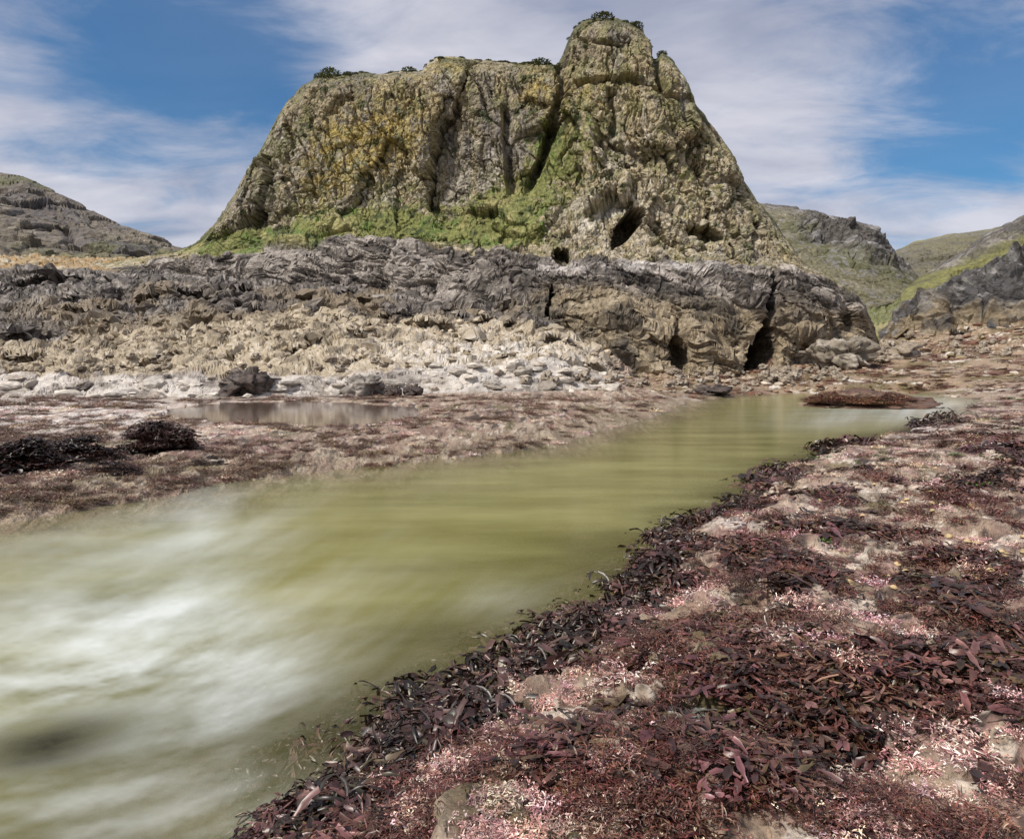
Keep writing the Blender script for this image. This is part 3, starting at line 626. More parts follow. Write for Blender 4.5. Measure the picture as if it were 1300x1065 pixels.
def col_rt(P, CX, CY, KR):
    a, b, c = fbm(P, 0.05, 4, 261), fbm(P, 0.25, 4, 262, 0.6), fbm(P, 0.9, 4, 263, 0.6)
    R = cst_(P, (0.105, 0.095, 0.085)); R = mixc(R, (0.26, 0.24, 0.22), ss(0.05, 0.35, fbm(P, 0.45, 4, 264, 0.6, (0.5, 0.5, 2))))
    R = mixc(R, (0.15, 0.15, 0.06), ss(0.0, 0.3, a))
    G = cst_(P, (0.19, 0.185, 0.07)); G = mixc(G, (0.12, 0.115, 0.05), ss(0, 0.3, b))
    g = ss(-5, 5, CY - np.interp(CX, [1130, 1200, 1300, 1700], [352, 345, 306, 150]) + 8 * b)
    return 1 - 0.7 * g, R * (1 - g[..., None]) + G * g[..., None]
hill('hill', 'dark slanting rocky hillside with a bright green foot on the right', 1145, 2300, 480,
     [[1145, 1200, 1300, 1700, 2300], [(402, 80), (392, 80), (372, 80), (300, 80), (300, 80)], [(370, 95), (345, 97), (310, 100), (170, 100), (120, 100)], [(362, 110), (335, 115), (285, 120), (130, 120), (80, 120)]],
     [(1145, 372), (1165, 355), (1200, 335), (1225, 318), (1250, 302), (1280, 284), (1300, 274), (1420, 225), (1700, 110), (2300, 60)], [80, 90], col_rt, 270, 1.4, 0.09, 1.2)
def col_out(P, CX, CY, KR):
    a, b, c = fbm(P, 0.1, 4, 281), fbm(P, 0.5, 4, 282, 0.6), fbm(P, 1.8, 4, 283, 0.6)
    R = cst_(P, (0.085, 0.08, 0.08)); R = mixc(R, (0.26, 0.25, 0.24), ss(0.05, 0.35, fbm(P, 1.0, 4, 284, 0.6, (0.5, 0.5, 2))))
    R = mixc(R, (0.27, 0.21, 0.13), 0.85 * ss(-15, 15, CY - np.interp(CX, [1140, 1200, 1300], [405, 400, 402]) + 20 * b) * ss(-0.3, 0.2, b))
    return np.ones(P.shape[:2]), R
hill('rock_outcrop', 'dark grey craggy outcrop at the top of the beach on the right', 1118, 2000, 480,
     [[1118, 1150, 1200, 1300, 1500, 2000], [(440, 55), (440, 55), (440, 54), (435, 52), (420, 50), (400, 50)], [(420, 60), (405, 59), (390, 58), (380, 57), (330, 56), (300, 56)], [(418, 64), (396, 64), (375, 64), (345, 64), (270, 64), (220, 64)]],
     [(1118, 425), (1132, 415), (1142, 398), (1152, 385), (1175, 376), (1195, 367), (1215, 352), (1250, 338), (1300, 316), (1500, 240), (2000, 180)], [120, 140], col_out, 290, 1.5, 0.17, 0.6)
print('hills', round(time.time() - T0, 1))

# ------------------------------------------------------------------ water
wpx = np.unique(np.concatenate([np.linspace(-3000, -60, 60), np.linspace(-60, 1360, 360), np.linspace(1360, 1700, 20)]))
winv = np.linspace(1 / 0.9, 1 / 34.5, 330)
WD = (1 / winv)[:, None] * np.ones((1, len(wpx))); WPX = np.broadcast_to(wpx, WD.shape)
WX = (WPX - 650) / F * WD
zg, sW, rW = near_z(WX, WD)
WPY = HY + HC * F / WD
PW = np.stack([WX, WD, 0 * WX], -1)
PW[..., 2] = 0.004 * fbm(PW, 0.8, 2, 301, 0.5, (0.5, 1.5, 1))
f1 = fbm(np.stack([WPX * 0.35 + WPY * 0.8, WPY * 1.0 + WPX * 0.16, 0 * WX], -1), 0.03, 4, 302, 0.6)
f2 = fbm(np.stack([WX * 0.4 + WD * 0.1, WD, 0 * WX], -1), 1.2, 4, 303, 0.6)
foam_skysheen = (0.85 * gs(ell(WPX, WPY, 110, 865, 260, 125, -10)) + 0.35 * gs(ell(WPX, WPY, 265, 650, 60, 60, 0)) + 0.30 * gs(ell(WPX, WPY, 190, 775, 140, 30, -10)) + 0.30 * gs(ell(WPX, WPY, 250, 640, 90, 16, -5)) + 0.45 * gs(ell(WPX, WPY, 300, 890, 140, 50, -20)) + 0.5 * gs(ell(WPX, WPY, 150, 860, 170, 26, -14)) - 0.35 * gs(ell(WPX, WPY, 60, 930, 110, 22, -14))
        + 0.25 * gs(ell(WPX, WPY, 100, 690, 200, 26, -4)) + 0.95 * gs(ell(WPX, WPY, 1150, 521, 130, 15, -4)) + 0.25 * gs(ell(WPX, WPY, 640, 760, 70, 30)) + 0.5 * gs(ell(WPX, WPY, 330, 1030, 400, 60)))  # far right channel patch is painted sky reflection; the rest is foam and mist
f3 = fbm(np.stack([WPX * 0.25 - WPY * 0.1, WPY * 1.0 + WPX * 0.22 + 0.0006 * (WPX - 150) ** 2, 0 * WX], -1), 0.05, 4, 305, 0.6)
foam_skysheen = np.clip(0.80 * foam_skysheen * (0.85 + 0.8 * f1 + 0.35 * f2 + 0.7 * f3) + 0.10 * f3 * ss(700, 300, WPX), 0, 0.9)
depth = np.clip(-zg, 0, 2)
alpha = 1 - np.exp(-np.clip(depth + 0.02 + 0.08 * foam_skysheen, 0.0, 9) * 5.0)
subm = gs(ell(WPX, WPY, 60, 945, 120, 34, -12)); weedy = gs(ell(WPX, WPY, 430, 945, 95, 45, -15)); foam_skysheen = foam_skysheen * (1 - 0.45 * weedy); foam_skysheen = foam_skysheen * (1 - 0.6 * subm)
alpha = np.clip(np.maximum(alpha, 0.25 + 0.45 * foam_skysheen), 0, 0.985)
alpha = alpha * (1 - 0.85 * subm * (0.85 + 0.6 * f3)) * (1 - 0.42 * weedy)
alpha = np.clip(alpha, 0.1, 0.985)
m = bpy.data.materials.new('milky_water'); tr = nt(m); N = tr.nodes.new; L = tr.links.new
out = N('ShaderNodeOutputMaterial'); b = N('ShaderNodeBsdfPrincipled')
fo = N('ShaderNodeAttribute'); fo.attribute_name = 'foam_skysheen'; al = N('ShaderNodeAttribute'); al.attribute_name = 'murk'
geo = N('ShaderNodeNewGeometry'); mp = N('ShaderNodeMapping'); mp.inputs['Scale'].default_value = (0.3, 0.95, 1); mp.inputs['Rotation'].default_value = (0, 0, math.radians(-12)); L(geo.outputs['Position'], mp.inputs['Vector'])
n1 = N('ShaderNodeTexNoise'); n1.inputs['Scale'].default_value = 1.6; n1.inputs['Detail'].default_value = 5; n1.inputs['Roughness'].default_value = 0.55; L(mp.outputs[0], n1.inputs['Vector'])
cr_ = N('ShaderNodeValToRGB'); L(n1.outputs[0], cr_.inputs[0])
cr_.color_ramp.elements[0].position = 0.3; cr_.color_ramp.elements[0].color = (0.165, 0.155, 0.05, 1)
cr_.color_ramp.elements[1].position = 0.72; cr_.color_ramp.elements[1].color = (0.31, 0.30, 0.125, 1)
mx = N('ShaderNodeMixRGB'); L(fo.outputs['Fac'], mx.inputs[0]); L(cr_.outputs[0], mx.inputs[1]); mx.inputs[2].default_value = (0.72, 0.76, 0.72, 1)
L(mx.outputs[0], b.inputs['Base Color']); b.inputs['Roughness'].default_value = 0.16; b.inputs['IOR'].default_value = 1.33
bp = N('ShaderNodeBump'); bp.inputs['Strength'].default_value = 0.12; bp.inputs['Distance'].default_value = 0.03; L(n1.outputs[0], bp.inputs['Height']); L(bp.outputs[0], b.inputs['Normal'])
L(al.outputs['Fac'], b.inputs['Alpha'])
L(b.outputs[0], out.inputs[0])
M_WATER = m
me = grid_mesh('water', PW, None, M_WATER, {'foam_skysheen': foam_skysheen, 'murk': alpha})
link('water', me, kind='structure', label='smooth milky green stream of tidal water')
# tide pool surface
m = bpy.data.materials.new('pool_water'); tr = nt(m); N = tr.nodes.new; L = tr.links.new
out = N('ShaderNodeOutputMaterial'); b = N('ShaderNodeBsdfPrincipled'); L(b.outputs[0], out.inputs[0])
b.inputs['Base Color'].default_value = (0.10, 0.07, 0.055, 1); b.inputs['Roughness'].default_value = 0.08; b.inputs['IOR'].default_value = 1.33
n1 = N('ShaderNodeTexNoise'); n1.inputs['Scale'].default_value = 3; geo = N('ShaderNodeNewGeometry'); L(geo.outputs['Position'], n1.inputs['Vector'])
bp = N('ShaderNodeBump'); bp.inputs['Strength'].default_value = 0.06; bp.inputs['Distance'].default_value = 0.02; L(n1.outputs[0], bp.inputs['Height']); L(bp.outputs[0], b.inputs['Normal'])
a = np.linspace(0, 2 * math.pi, 65)[:-1]
pv = []
for q in a:
    px = 375 + 195 * math.cos(q); py = 525 + 19 * math.sin(q); d = (HC - POOL_Z) * F / (py - HY)
    pv.append(((px - 650) / F * d, d, POOL_Z))
me = bpy.data.meshes.new('tide_pool'); me.from_pydata(pv, [], [list(range(64))]); me.materials.append(m)
link('tide_pool_water', me, kind='structure', label='still brown tide pool below the white rock band')

pv = []
for q in a:
    px = 885 + 100 * math.cos(q); py = 932 + 50 * math.sin(q); d = (HC - NP_Z) * F / (py - HY)
    pv.append(((px - 650) / F * d, d, NP_Z))
m = M_WATER.copy(); m.name = 'rock_pool_water'
for nd in m.node_tree.nodes:
    if nd.type == 'ATTRIBUTE': lk = nd.outputs['Fac'].links[0].to_socket; m.node_tree.links.remove(nd.outputs['Fac'].links[0]); lk.default_value = 0.42 if lk.name == 'Alpha' else 0.95
me = bpy.data.meshes.new('rock_pool'); me.from_pydata(pv, [], [list(range(64))]); me.materials.append(m)
link('rock_pool_water', me, kind='structure', label='small pale rock pool among the seaweed at the bottom of the near bank')

# ------------------------------------------------------------------ seaweed
def ribbon(V, Qd, CL, base, dirv, length, width, curl, droop, colr, fork=0, segn=5, r=rng, ruf=0.15, stiff=0.0, floor=-0.02):
    """one frond: a folded strap that tapers, ruffles and may fork"""
    d = np.array(dirv, float); d /= np.linalg.norm(d); p = np.array(base, float)
    up = np.array([0, 0, 1.0]); tw = r.uniform(-1, 1)
    start = len(V)
    for k in range(segn + 1):
        u = k / segn
        side = np.cross(d, up); nn = np.linalg.norm(side); side = side / nn if nn > 1e-4 else np.array([1., 0, 0])
        nrm_ = np.cross(side, d)
        side = side * math.cos(tw * u * 1.3) + nrm_ * math.sin(tw * u * 1.3)
        wv = width * (0.35 + 1.3 * u * (1.2 - u)) * (1 + ruf * r.uniform(-1, 1)) if not (k == segn and not fork) else width * 0.25
        off = nrm_ * width * 0.22
        V.append(p - side * wv * 0.5 + off * r.uniform(0.2, 1.4)); V.append(p.copy()); V.append(p + side * wv * 0.5 + off * r.uniform(0.2, 1.4))
        cc = np.array(colr) * r.uniform(0.75, 1.25) * (0.8 + 0.5 * u)
        CL.extend([cc * 1.1, cc * 0.8, cc * 1.1])
        if k:
            s = start + 3 * k
            Qd.append((s - 3, s - 2, s + 1, s)); Qd.append((s - 2, s - 1, s + 2, s + 1))
        a = curl * r.uniform(0.5, 1.5) / segn; c_, s_ = math.cos(a), math.sin(a)
        d = np.array([d[0] * c_ - d[1] * s_, d[0] * s_ + d[1] * c_, d[2] - droop / segn]); d /= np.linalg.norm(d)
        pn = p + d * length / segn
        if pn[2] < floor: pn[2] = floor + 0.01 * r.random(); d[2] = max(d[2], 0.02)
        p = pn
    if fork:
        for sg in (-1, 1):
            a = sg * r.uniform(0.25, 0.6); dd = np.array([d[0] * math.cos(a) - d[1] * math.sin(a), d[0] * math.sin(a) + d[1] * math.cos(a), d[2] + r.uniform(-0.1, 0.2)])
            ribbon(V, Qd, CL, p - d * length * 0.06, dd, length * r.uniform(0.45, 0.7), width * 0.8, curl, droop, colr, fork - 1, max(3, segn - 1), r, ruf, floor=floor)

def clump(kind, seed):
    r = np.random.default_rng(seed); V, Qd, CL = [], [], []
    if kind == 'strap':      # dark broad wrack, fronds flopping outward, radius about 1
        for i in range(60):
            a = r.uniform(0, 6.283); el = r.uniform(0.1, 1.1); dv = (math.cos(a), math.sin(a), el)
            c = [(0.035, 0.019, 0.015), (0.055, 0.022, 0.018), (0.028, 0.019, 0.014), (0.085, 0.045, 0.028), (0.06, 0.028, 0.028), (0.06, 0.045, 0.02), (0.11, 0.055, 0.05)][r.integers(7)]
            b_ = (r.normal(0, 0.25), r.normal(0, 0.25), r.uniform(0, 0.12))
            ribbon(V, Qd, CL, b_, dv, r.uniform(0.3, 0.6), r.uniform(0.05, 0.09) * (1 + 0.22 * (seed % 10)), r.uniform(-1.6, 1.6), r.uniform(0.5, 1.6), c, 2 if i % 3 == 0 else 1, 4, r, 0.45)
    elif kind == 'blade':    # broad glossy kelp blades lying on the rock
        for i in range(14):
            a = r.uniform(0, 6.283); dv = (math.cos(a), math.sin(a), r.uniform(0.1, 0.7))
            c = [(0.05, 0.022, 0.018), (0.035, 0.022, 0.020), (0.09, 0.035, 0.035), (0.075, 0.05, 0.025)][r.integers(4)]
            ribbon(V, Qd, CL, (r.normal(0, 0.2), r.normal(0, 0.2), r.uniform(0, .1)), dv, r.uniform(0.6, 1.0), r.uniform(0.2, 0.36), r.uniform(-1, 1), r.uniform(0.8, 1.8), c, 0, 7, r, 0.35)
    elif kind == 'bush':     # red-brown fine branching weed
        for i in range(70):
            a = r.uniform(0, 6.283); dv = (math.cos(a), math.sin(a), r.uniform(0.2, 1.8))
            c = [(0.15, 0.05, 0.035), (0.09, 0.03, 0.022), (0.20, 0.11, 0.075), (0.06, 0.025, 0.018), (0.17, 0.10, 0.055)][r.integers(5)]
            ribbon(V, Qd, CL, (r.normal(0, 0.3), r.normal(0, 0.3), r.uniform(0, .08)), dv, r.uniform(0.25, 0.45), r.uniform(0.035, 0.06), r.uniform(-2.0, 2.0), r.uniform(0.2, 1.6), c, 1 if i % 2 else 2, 3, r, 0.3)
    elif kind == 'coral':    # pink and white coralline tufts
        for i in range(80):
            a = r.uniform(0, 6.283); dv = (math.cos(a), math.sin(a), r.uniform(0.3, 2.0))
            c = [(0.42, 0.25, 0.25), (0.58, 0.46, 0.41), (0.72, 0.64, 0.57), (0.28, 0.15, 0.15), (0.34, 0.21, 0.17)][r.integers(5)]
            ribbon(V, Qd, CL, (r.normal(0, 0.36), r.normal(0, 0.36), r.uniform(0, .06)), dv, r.uniform(0.2, 0.34), r.uniform(0.04, 0.065), r.uniform(-2.5, 2.5), r.uniform(0, 1.5), c, 1 if i % 3 == 0 else 2, 2, r, 0.3)
    elif kind == 'green':
        for i in range(26):
            a = r.uniform(0, 6.283); dv = (math.cos(a), math.sin(a), r.uniform(0.2, 1.2))
            c = [(0.09, 0.16, 0.02), (0.13, 0.21, 0.03), (0.05, 0.10, 0.02)][r.integers(3)]
            ribbon(V, Qd, CL, (r.normal(0, 0.3), r.normal(0, 0.3), r.uniform(0, .05)), dv, r.uniform(0.3, 0.6), r.uniform(0.12, 0.24), r.uniform(-2, 2), r.uniform(0.5, 1.8), c, 0, 4, r, 0.5)
    elif kind == 'leafy':    # land shrub
        for i in range(420):
            a = r.uniform(0, 6.283); dv = (math.cos(a), math.sin(a), r.uniform(0.1, 2.5)); q = r.uniform(0, 1) ** 0.5
            c = [(0.09, 0.115, 0.04), (0.12, 0.14, 0.05), (0.17, 0.165, 0.07), (0.06, 0.085, 0.03)][r.integers(4)]
            ribbon(V, Qd, CL, (dv[0] * q * 0.7, dv[1] * q * 0.7, r.uniform(-0.3, 0.75) * (1.1 - 0.6 * q)), dv, r.uniform(0.12, 0.22), r.uniform(0.09, 0.14), r.uniform(-1, 1), r.uniform(0, .8), c, 0, 2, r, 0.4, floor=-9)
    return np.array(V, np.float32), np.array(Qd, np.int32), np.array(CL, np.float32)

LIB = {k: [clump(k, 900 + 10 * i + s) for s in range(5)] for i, k in enumerate(['strap', 'blade', 'bush', 'coral', 'green'])}
LEAFY = [clump('leafy', 980 + s) for s in range(3)]
print('lib', {k: len(v[0][1]) for k, v in LIB.items()}, round(time.time() - T0, 1))

def merge(items, name, mat):
    """items: (template, position, scale, rotz, tint, flatten)"""
    Vs, Qs, Cs = [], [], []; o = 0
    for (v, q, c), p, s, rz_, tn, fl in items:
        ca, sa = math.cos(rz_), math.sin(rz_)
        R = np.array([[ca, -sa, 0], [sa, ca, 0], [0, 0, fl]], np.float32) * s
        Vs.append(v @ R.T + np.asarray(p, np.float32)); Qs.append(q + o); Cs.append(c * np.asarray(tn, np.float32)); o += len(v)
    return raw_mesh(name, np.concatenate(Vs), np.concatenate(Qs), np.concatenate(Cs), mat)

# scatter over the banks; the shore grid is even in the picture, so random vertices are too
Gn = GP; Sd = S; Rt = RT; Dn = Dd; NR = len(GP); nearok = KK < -0.01; gpy = HY + F * (HC - Gn[..., 2]) / Gn[..., 1]
fld = fbm(Gn, 0.9, 4, 401); fld2 = fbm(Gn, 1.3, 4, 402); fld3 = fbm(Gn, 0.5, 3, 403); fldc = fbm(Gn, 2.4, 4, 404, 0.6); fldd = fbm(Gn, 2.0, 4, 405, 0.6)
cols_in = np.where((PXC > -90) & (PXC < 1390))[0]
def pick(nn, cond):
    out = []
    while len(out) < nn:
        i = rng.integers(0, NR - 1, 4000); j = cols_in[rng.integers(0, len(cols_in), 4000)]
        ok = cond(i, j)
        out += list(zip(i[ok], j[ok]))
    return out[:nn]
visible = (gpy < 1130) & nearok
items_w, items_t = [], []
def add_scatter(nn, kind, cond, smin, smax, tint=(1, 1, 1), fl=0.7, dst=None):
    for i, j in pick(nn, cond):
        p = Gn[i, j]; d = p[1]
        s = rng.uniform(smin, smax) * (0.55 + 0.16 * d)       # farther clumps are drawn as larger mats
        v = LIB[kind][rng.integers(5)]
        tn = np.array(tint) * rng.uniform(0.65, 1.45) * np.array([1, rng.uniform(0.85, 1.1), rng.uniform(0.85, 1.1)])
        (dst if dst is not None else items_w).append((v, p + np.array([0, 0, -0.01 * s]), s, rng.uniform(0, 6.28), tn, fl * rng.uniform(0.7, 1.2)))
onland = lambda i, j: (Sd[i, j] > 0.02) & visible[i, j] & (e_pool[i, j] > 1.05)
e_pool = E_POOL
add_scatter(900, 'bush', lambda i, j: onland(i, j) & Rt[i, j] & (fldc[i, j] > -0.12), 0.06, 0.12, (1.0, 0.9, 0.95), 0.8)
add_scatter(1050, 'bush', lambda i, j: onland(i, j) & ~Rt[i, j] & (Dn[i, j] < 26) & (fld[i, j] > -0.1), 0.05, 0.10, (1.25, 1.6, 1.55), 0.7)
add_scatter(260, 'strap', lambda i, j: onland(i, j) & Rt[i, j] & (fldc[i, j] > 0.14) & (Dn[i, j] < 14), 0.11, 0.20, (1.5, 1.35, 1.35), 0.9)
add_scatter(50, 'blade', lambda i, j: onland(i, j) & Rt[i, j] & (Dn[i, j] < 5) & (fldc[i, j] > 0.05), 0.09, 0.16, (1.4, 1.25, 1.1), 0.6)
add_scatter(240, 'strap', lambda i, j: (Sd[i, j] > -0.35) & (Sd[i, j] < 0.25) & visible[i, j] & ((PX[i, j] > 340) | (Dn[i, j] > 3)) & Rt[i, j] & (Dn[i, j] < 16), 0.13, 0.21, (0.95, 0.95, 0.95), 1.3)
add_scatter(90, 'strap', lambda i, j: (Sd[i, j] > -0.5) & (Sd[i, j] < -0.1) & visible[i, j] & Rt[i, j] & (Dn[i, j] < 3.6) & (PX[i, j] > 340), 0.08, 0.14, (0.5, 0.5, 0.55), 0.9)
add_scatter(520, 'coral', lambda i, j: onland(i, j) & Rt[i, j] & (Dn[i, j] < 9) & (fldd[i, j] > -0.35), 0.04, 0.09, (0.85, 0.78, 0.78), 0.7, items_t)
add_scatter(420, 'coral', lambda i, j: onland(i, j) & (Dn[i, j] < 20) & (Dn[i, j] > 6), 0.04, 0.08, (1.05, 1.1, 1.0), 0.5, items_t)
add_scatter(500, 'bush', lambda i, j: (Dn[i, j] > 14) & (PX[i, j] > 850) & (gpy[i, j] < 560) & (Sd[i, j] > 0.3) & (KK[i, j] < 1.6) & (fld[i, j] > 0.0), 0.04, 0.08, (1.3, 1.0, 0.9), 0.45)
add_scatter(60, 'green', lambda i, j: onland(i, j) & Rt[i, j] & (Dn[i, j] > 3) & (fld3[i, j] > 0.1), 0.04, 0.08, (1, 1, 1), 0.7)
me = merge(items_w, 'seaweed', M_WEED); link('seaweed', me, kind='stuff', label='brown and burgundy seaweed mat covering the rock banks', category='seaweed')
me = merge(items_t, 'coralline_seaweed', M_TUFT); link('coralline_seaweed', me, kind='stuff', label='pink and white coralline tufts growing over the near rock', category='seaweed')
print('weed', len(me.vertices), round(time.time() - T0, 1))

# single clumps that stand out
TM = {k: [raw_mesh(k + '_seaweed', *v[s], M_WEED if k != 'coral' else M_TUFT) for s in range(5)] for k, v in LIB.items()}
def place(kind, px, py, size_px, label, fl=0.8, group=None, s_=None, dz=0.0, name='seaweed_clump'):
    p, i, j = ground_at(px, py)
    s = size_px / F * p[1] * 0.62
    o = link(name, TM[kind][rng.integers(5) if s_ is None else s_], label=label, category='seaweed')
    o.location = (p[0], p[1], p[2] + dz); o.scale = (s, s, s * fl); o.rotation_euler = (0, 0, rng.uniform(0, 6.28))
    if group: o['group'] = group
    return o
print('objs', round(time.time() - T0, 1))

# big dark bushy clumps on the far bank at left: dense, built from many tufts
def mound(px, py, wpx, hpx, label, nn, kinds=('bush', 'strap'), tint=(0.35, 0.3, 0.3)):
    p, i, j = ground_at(px, py); d = p[1]; wx = wpx / F * d / 2; hz = hpx / F * d
    it = []
    for q in range(nn):
        a = rng.uniform(0, 6.28); rr_ = rng.uniform(0, 1) ** 0.5
        hh = hz * (1 - rr_ ** 2) * rng.uniform(0.25, 0.8)
        v = LIB[kinds[rng.integers(len(kinds))]][rng.integers(5)]
        it.append((v, (rr_ * math.cos(a) * wx * 0.85, rr_ * math.sin(a) * wx * 0.6, hh - 0.05), hz * rng.uniform(0.35, 0.55), rng.uniform(0, 6.28), np.array(tint) * rng.uniform(0.6, 1.5), 1.0))
    o = link('seaweed_clump', merge(it, 'seaweed_mound', M_WEED), label=label, category='seaweed'); o.location = p
    return o
mound(198, 575, 95, 58, 'tall dark bushy seaweed clump beside the brown tide pool', 60)
mound(95, 582, 120, 44, 'dark brown seaweed mound left of the tall bushy clump', 50)
mound(20, 600, 120, 62, 'black seaweed mound at the left edge of the far bank', 60)
mound(140, 600, 90, 28, 'low dark seaweed mat in front of the bushy clumps', 36)
mound(262, 590, 60, 20, 'small brown seaweed mat at the foot of the tall bushy clump', 20)

UN = [('strap', 878, 650, 80, 'dark leafy seaweed clump jutting into the green water, the largest on the bank edge', 1.7),
      ('strap', 905, 628, 60, 'dark seaweed tuft just beyond the largest edge clump', 1.6),
      ('strap', 985, 600, 60, 'brown seaweed clump where the stream bends towards the beach', 1.5),
      ('strap', 955, 612, 46, 'small dark seaweed tuft between the bend and the largest edge clump', 0.9),
      ('strap', 790, 760, 90, 'black strap seaweed clump on the bank edge beside the water', 1.5),
      ('strap', 812, 722, 55, 'small dark tuft above the black strap clump on the edge', 1.0),
      ('strap', 735, 800, 80, 'brown forked seaweed clump at the waterline near the middle', 1.5),
      ('strap', 660, 845, 90, 'olive brown seaweed clump standing up from the waterline', 1.6),
      ('strap', 600, 890, 90, 'dark red seaweed clump half in the misty water', 0.8),
      ('blade', 790, 900, 130, 'broad glossy brown kelp blades beside the small rock pool', 0.6),
      ('blade', 545, 955, 120, 'flat dark kelp blades lying at the bottom edge of the water', 0.5),
      ('blade', 1235, 880, 130, 'large brown kelp fronds draped over the bank on the right', 0.5),
      ('strap', 880, 935, 100, 'dark upright seaweed tuft in the pale rock pool', 0.9),
      ('bush', 1080, 850, 150, 'purple red feathery seaweed clump in the near right bank', 0.6),
      ('bush', 960, 705, 120, 'maroon seaweed tuft behind the pale rock patch', 0.5),
      ('strap', 1060, 665, 110, 'dark brown wrack clump in the middle of the right bank', 0.5),
      ('strap', 1230, 760, 120, 'dark wrack clump beside the yellow limpets', 0.7),
      ('green', 1245, 618, 34, 'bright green sea lettuce tuft near the right edge', 0.6),
      ('green', 1052, 690, 26, 'small green sea lettuce tuft beside dark wrack', 0.6),
      ('green', 1195, 640, 24, 'thin green sea lettuce tuft left of the brightest one', 0.6),
      ('coral', 985, 810, 80, 'white coralline tuft in the middle of the near bank', 0.7),
      ('coral', 1155, 820, 90, 'bright white branching coralline tuft near the kelp fronds', 0.7),
      ('coral', 1240, 945, 110, 'white and pink coralline tuft at the bottom right corner', 0.6),
      ('coral', 1090, 945, 90, 'pink coralline tuft at the bottom of the near bank', 0.6),
      ('coral', 800, 860, 80, 'purple pink coralline tuft above the small rock pool', 0.5),
      ('strap', 240, 955, 1, '', 1)]
for k_, x_, y_, s_, lb, fl_ in UN[:-1]:
    place(k_, x_, y_, s_, lb, fl_)
# shared-label edge clumps
for i, j in pick(60, lambda i, j: (Sd[i, j] > -0.12) & (Sd[i, j] < 0.22) & visible[i, j] & Rt[i, j] & (Dn[i, j] < 12) & (Dn[i, j] > 2.2)):
    p = Gn[i, j]
    o = link('seaweed_clump', TM['strap'][rng.integers(5)], label='dark brown strap seaweed clump among many along the near bank edge', category='seaweed', group='seaweed clumps along the near waterline')
    s = rng.uniform(0.12, 0.22) * (0.6 + 0.12 * p[1]); o.location = p; o.scale = (s, s, s * rng.uniform(1.0, 1.8)); o.rotation_euler = (0, 0, rng.uniform(0, 6.28))
for i, j in pick(34, lambda i, j: onland(i, j) & Rt[i, j] & (Dn[i, j] < 6) & (Dn[i, j] > 1.7) & (Sd[i, j] > 0.4)):
    p = Gn[i, j]
    o = link('seaweed_clump', TM['blade'][rng.integers(5)], label='small clump of flat brown blades scattered among many on the near bank', category='seaweed', group='flat bladed seaweed clumps on the near bank')
    s = rng.uniform(0.07, 0.13) * (0.7 + 0.1 * p[1]); o.location = p; o.scale = (s, s, s * 0.6); o.rotation_euler = (0, 0, rng.uniform(0, 6.28))
print('clumps', round(time.time() - T0, 1))

# ------------------------------------------------------------------ limpets
def limpet_mesh(seed):
    r = np.random.default_rng(seed); V, Q, Cc = [], [], []; n = 20; rows = [(1, 0), (0.97, 0.12), (0.8, 0.32), (0.55, 0.52), (0.28, 0.66), (0.06, 0.72)]
    for k, (ra, z) in enumerate(rows):
        for i in range(n):
            a = 6.283 * i / n; rib = 1 + 0.06 * (i % 2) * (1 - k / 6) + r.normal(0, 0.01)
            V.append((ra * rib * math.cos(a) + 0.1 * z, ra * rib * 0.85 * math.sin(a), z)); c = r.uniform(0.8, 1.15); Cc.append((0.50 * c, 0.37 * c, 0.20 * c))
            if k: Q.append(((k - 1) * n + i, (k - 1) * n + (i + 1) % n, k * n + (i + 1) % n, k * n + i))
    return raw_mesh('limpet', np.array(V), np.array(Q), np.array(Cc), M_BOULDER)
LM = [limpet_mesh(s) for s in range(3)]
for (cx, cy, rx, ry, nn) in ((1275, 745, 35, 50, 12), (1165, 625, 90, 30, 12), (1240, 690, 50, 20, 8), (1120, 720, 60, 30, 6)):
    for q in range(nn):
        p, i, j = ground_at(cx + rng.normal(0, rx * 0.5), cy + rng.normal(0, ry * 0.5))
        o = link('limpet', LM[rng.integers(3)], label='small yellowish tan limpet shell among others on the right bank', category='limpet', group='limpets on the right bank')
        s = rng.uniform(0.012, 0.02) * (0.7 + 0.12 * p[1]); o.location = p; o.scale = (s, s, s); o.rotation_euler = (rng.normal(0, .3), rng.normal(0, .3), rng.uniform(0, 6))

# ------------------------------------------------------------------ boulders
def boulder_mesh(name, seed, base, light, dark, res=40, facet=0.35):
    u = np.linspace(0, math.pi, res)[:, None] * np.ones((1, res * 2)); v = np.linspace(0, 2 * math.pi, res * 2)[None, :] * np.ones((res, 1))
    P = np.stack([np.sin(u) * np.cos(v), np.sin(u) * np.sin(v), np.cos(u)], -1)
    off = seed * 3.7
    Pn_ = P + off
    t_, e_, c_ = worley(Pn_, 1.0, seed); t2_, e2_, c2_ = worley(Pn_, 2.6, seed + 1)
    r_ = 1 + facet * (0.5 * (c_ - 0.5) + 1.1 * t_) + 0.08 * (c2_ - 0.5) + 0.2 * t2_ + 0.12 * fbm(Pn_, 1.2, 4, seed + 2) + 0.06 * ridged(Pn_, 3, 4, seed + 3)
    r_[:, -1] = r_[:, 0]; r_[0] = r_[0].mean(); r_[-1] = r_[-1].mean()
    C = cst_(P, base); a, b = fbm(Pn_, 2.0, 4, seed + 4), fbm(Pn_, 7, 3, seed + 5); C = mixc(C, light, ss(0.0, 0.4, a + 0.4 * b)); C = mixc(C, dark, ss(0.1, 0.4, b))
    return grid_mesh(name, P * r_[..., None], C, M_BOULDER)
BT = [boulder_mesh('boulder', 500 + s, (0.25, 0.205, 0.155), (0.45, 0.40, 0.33), (0.09, 0.07, 0.06), 26, 0.6) for s in range(4)]
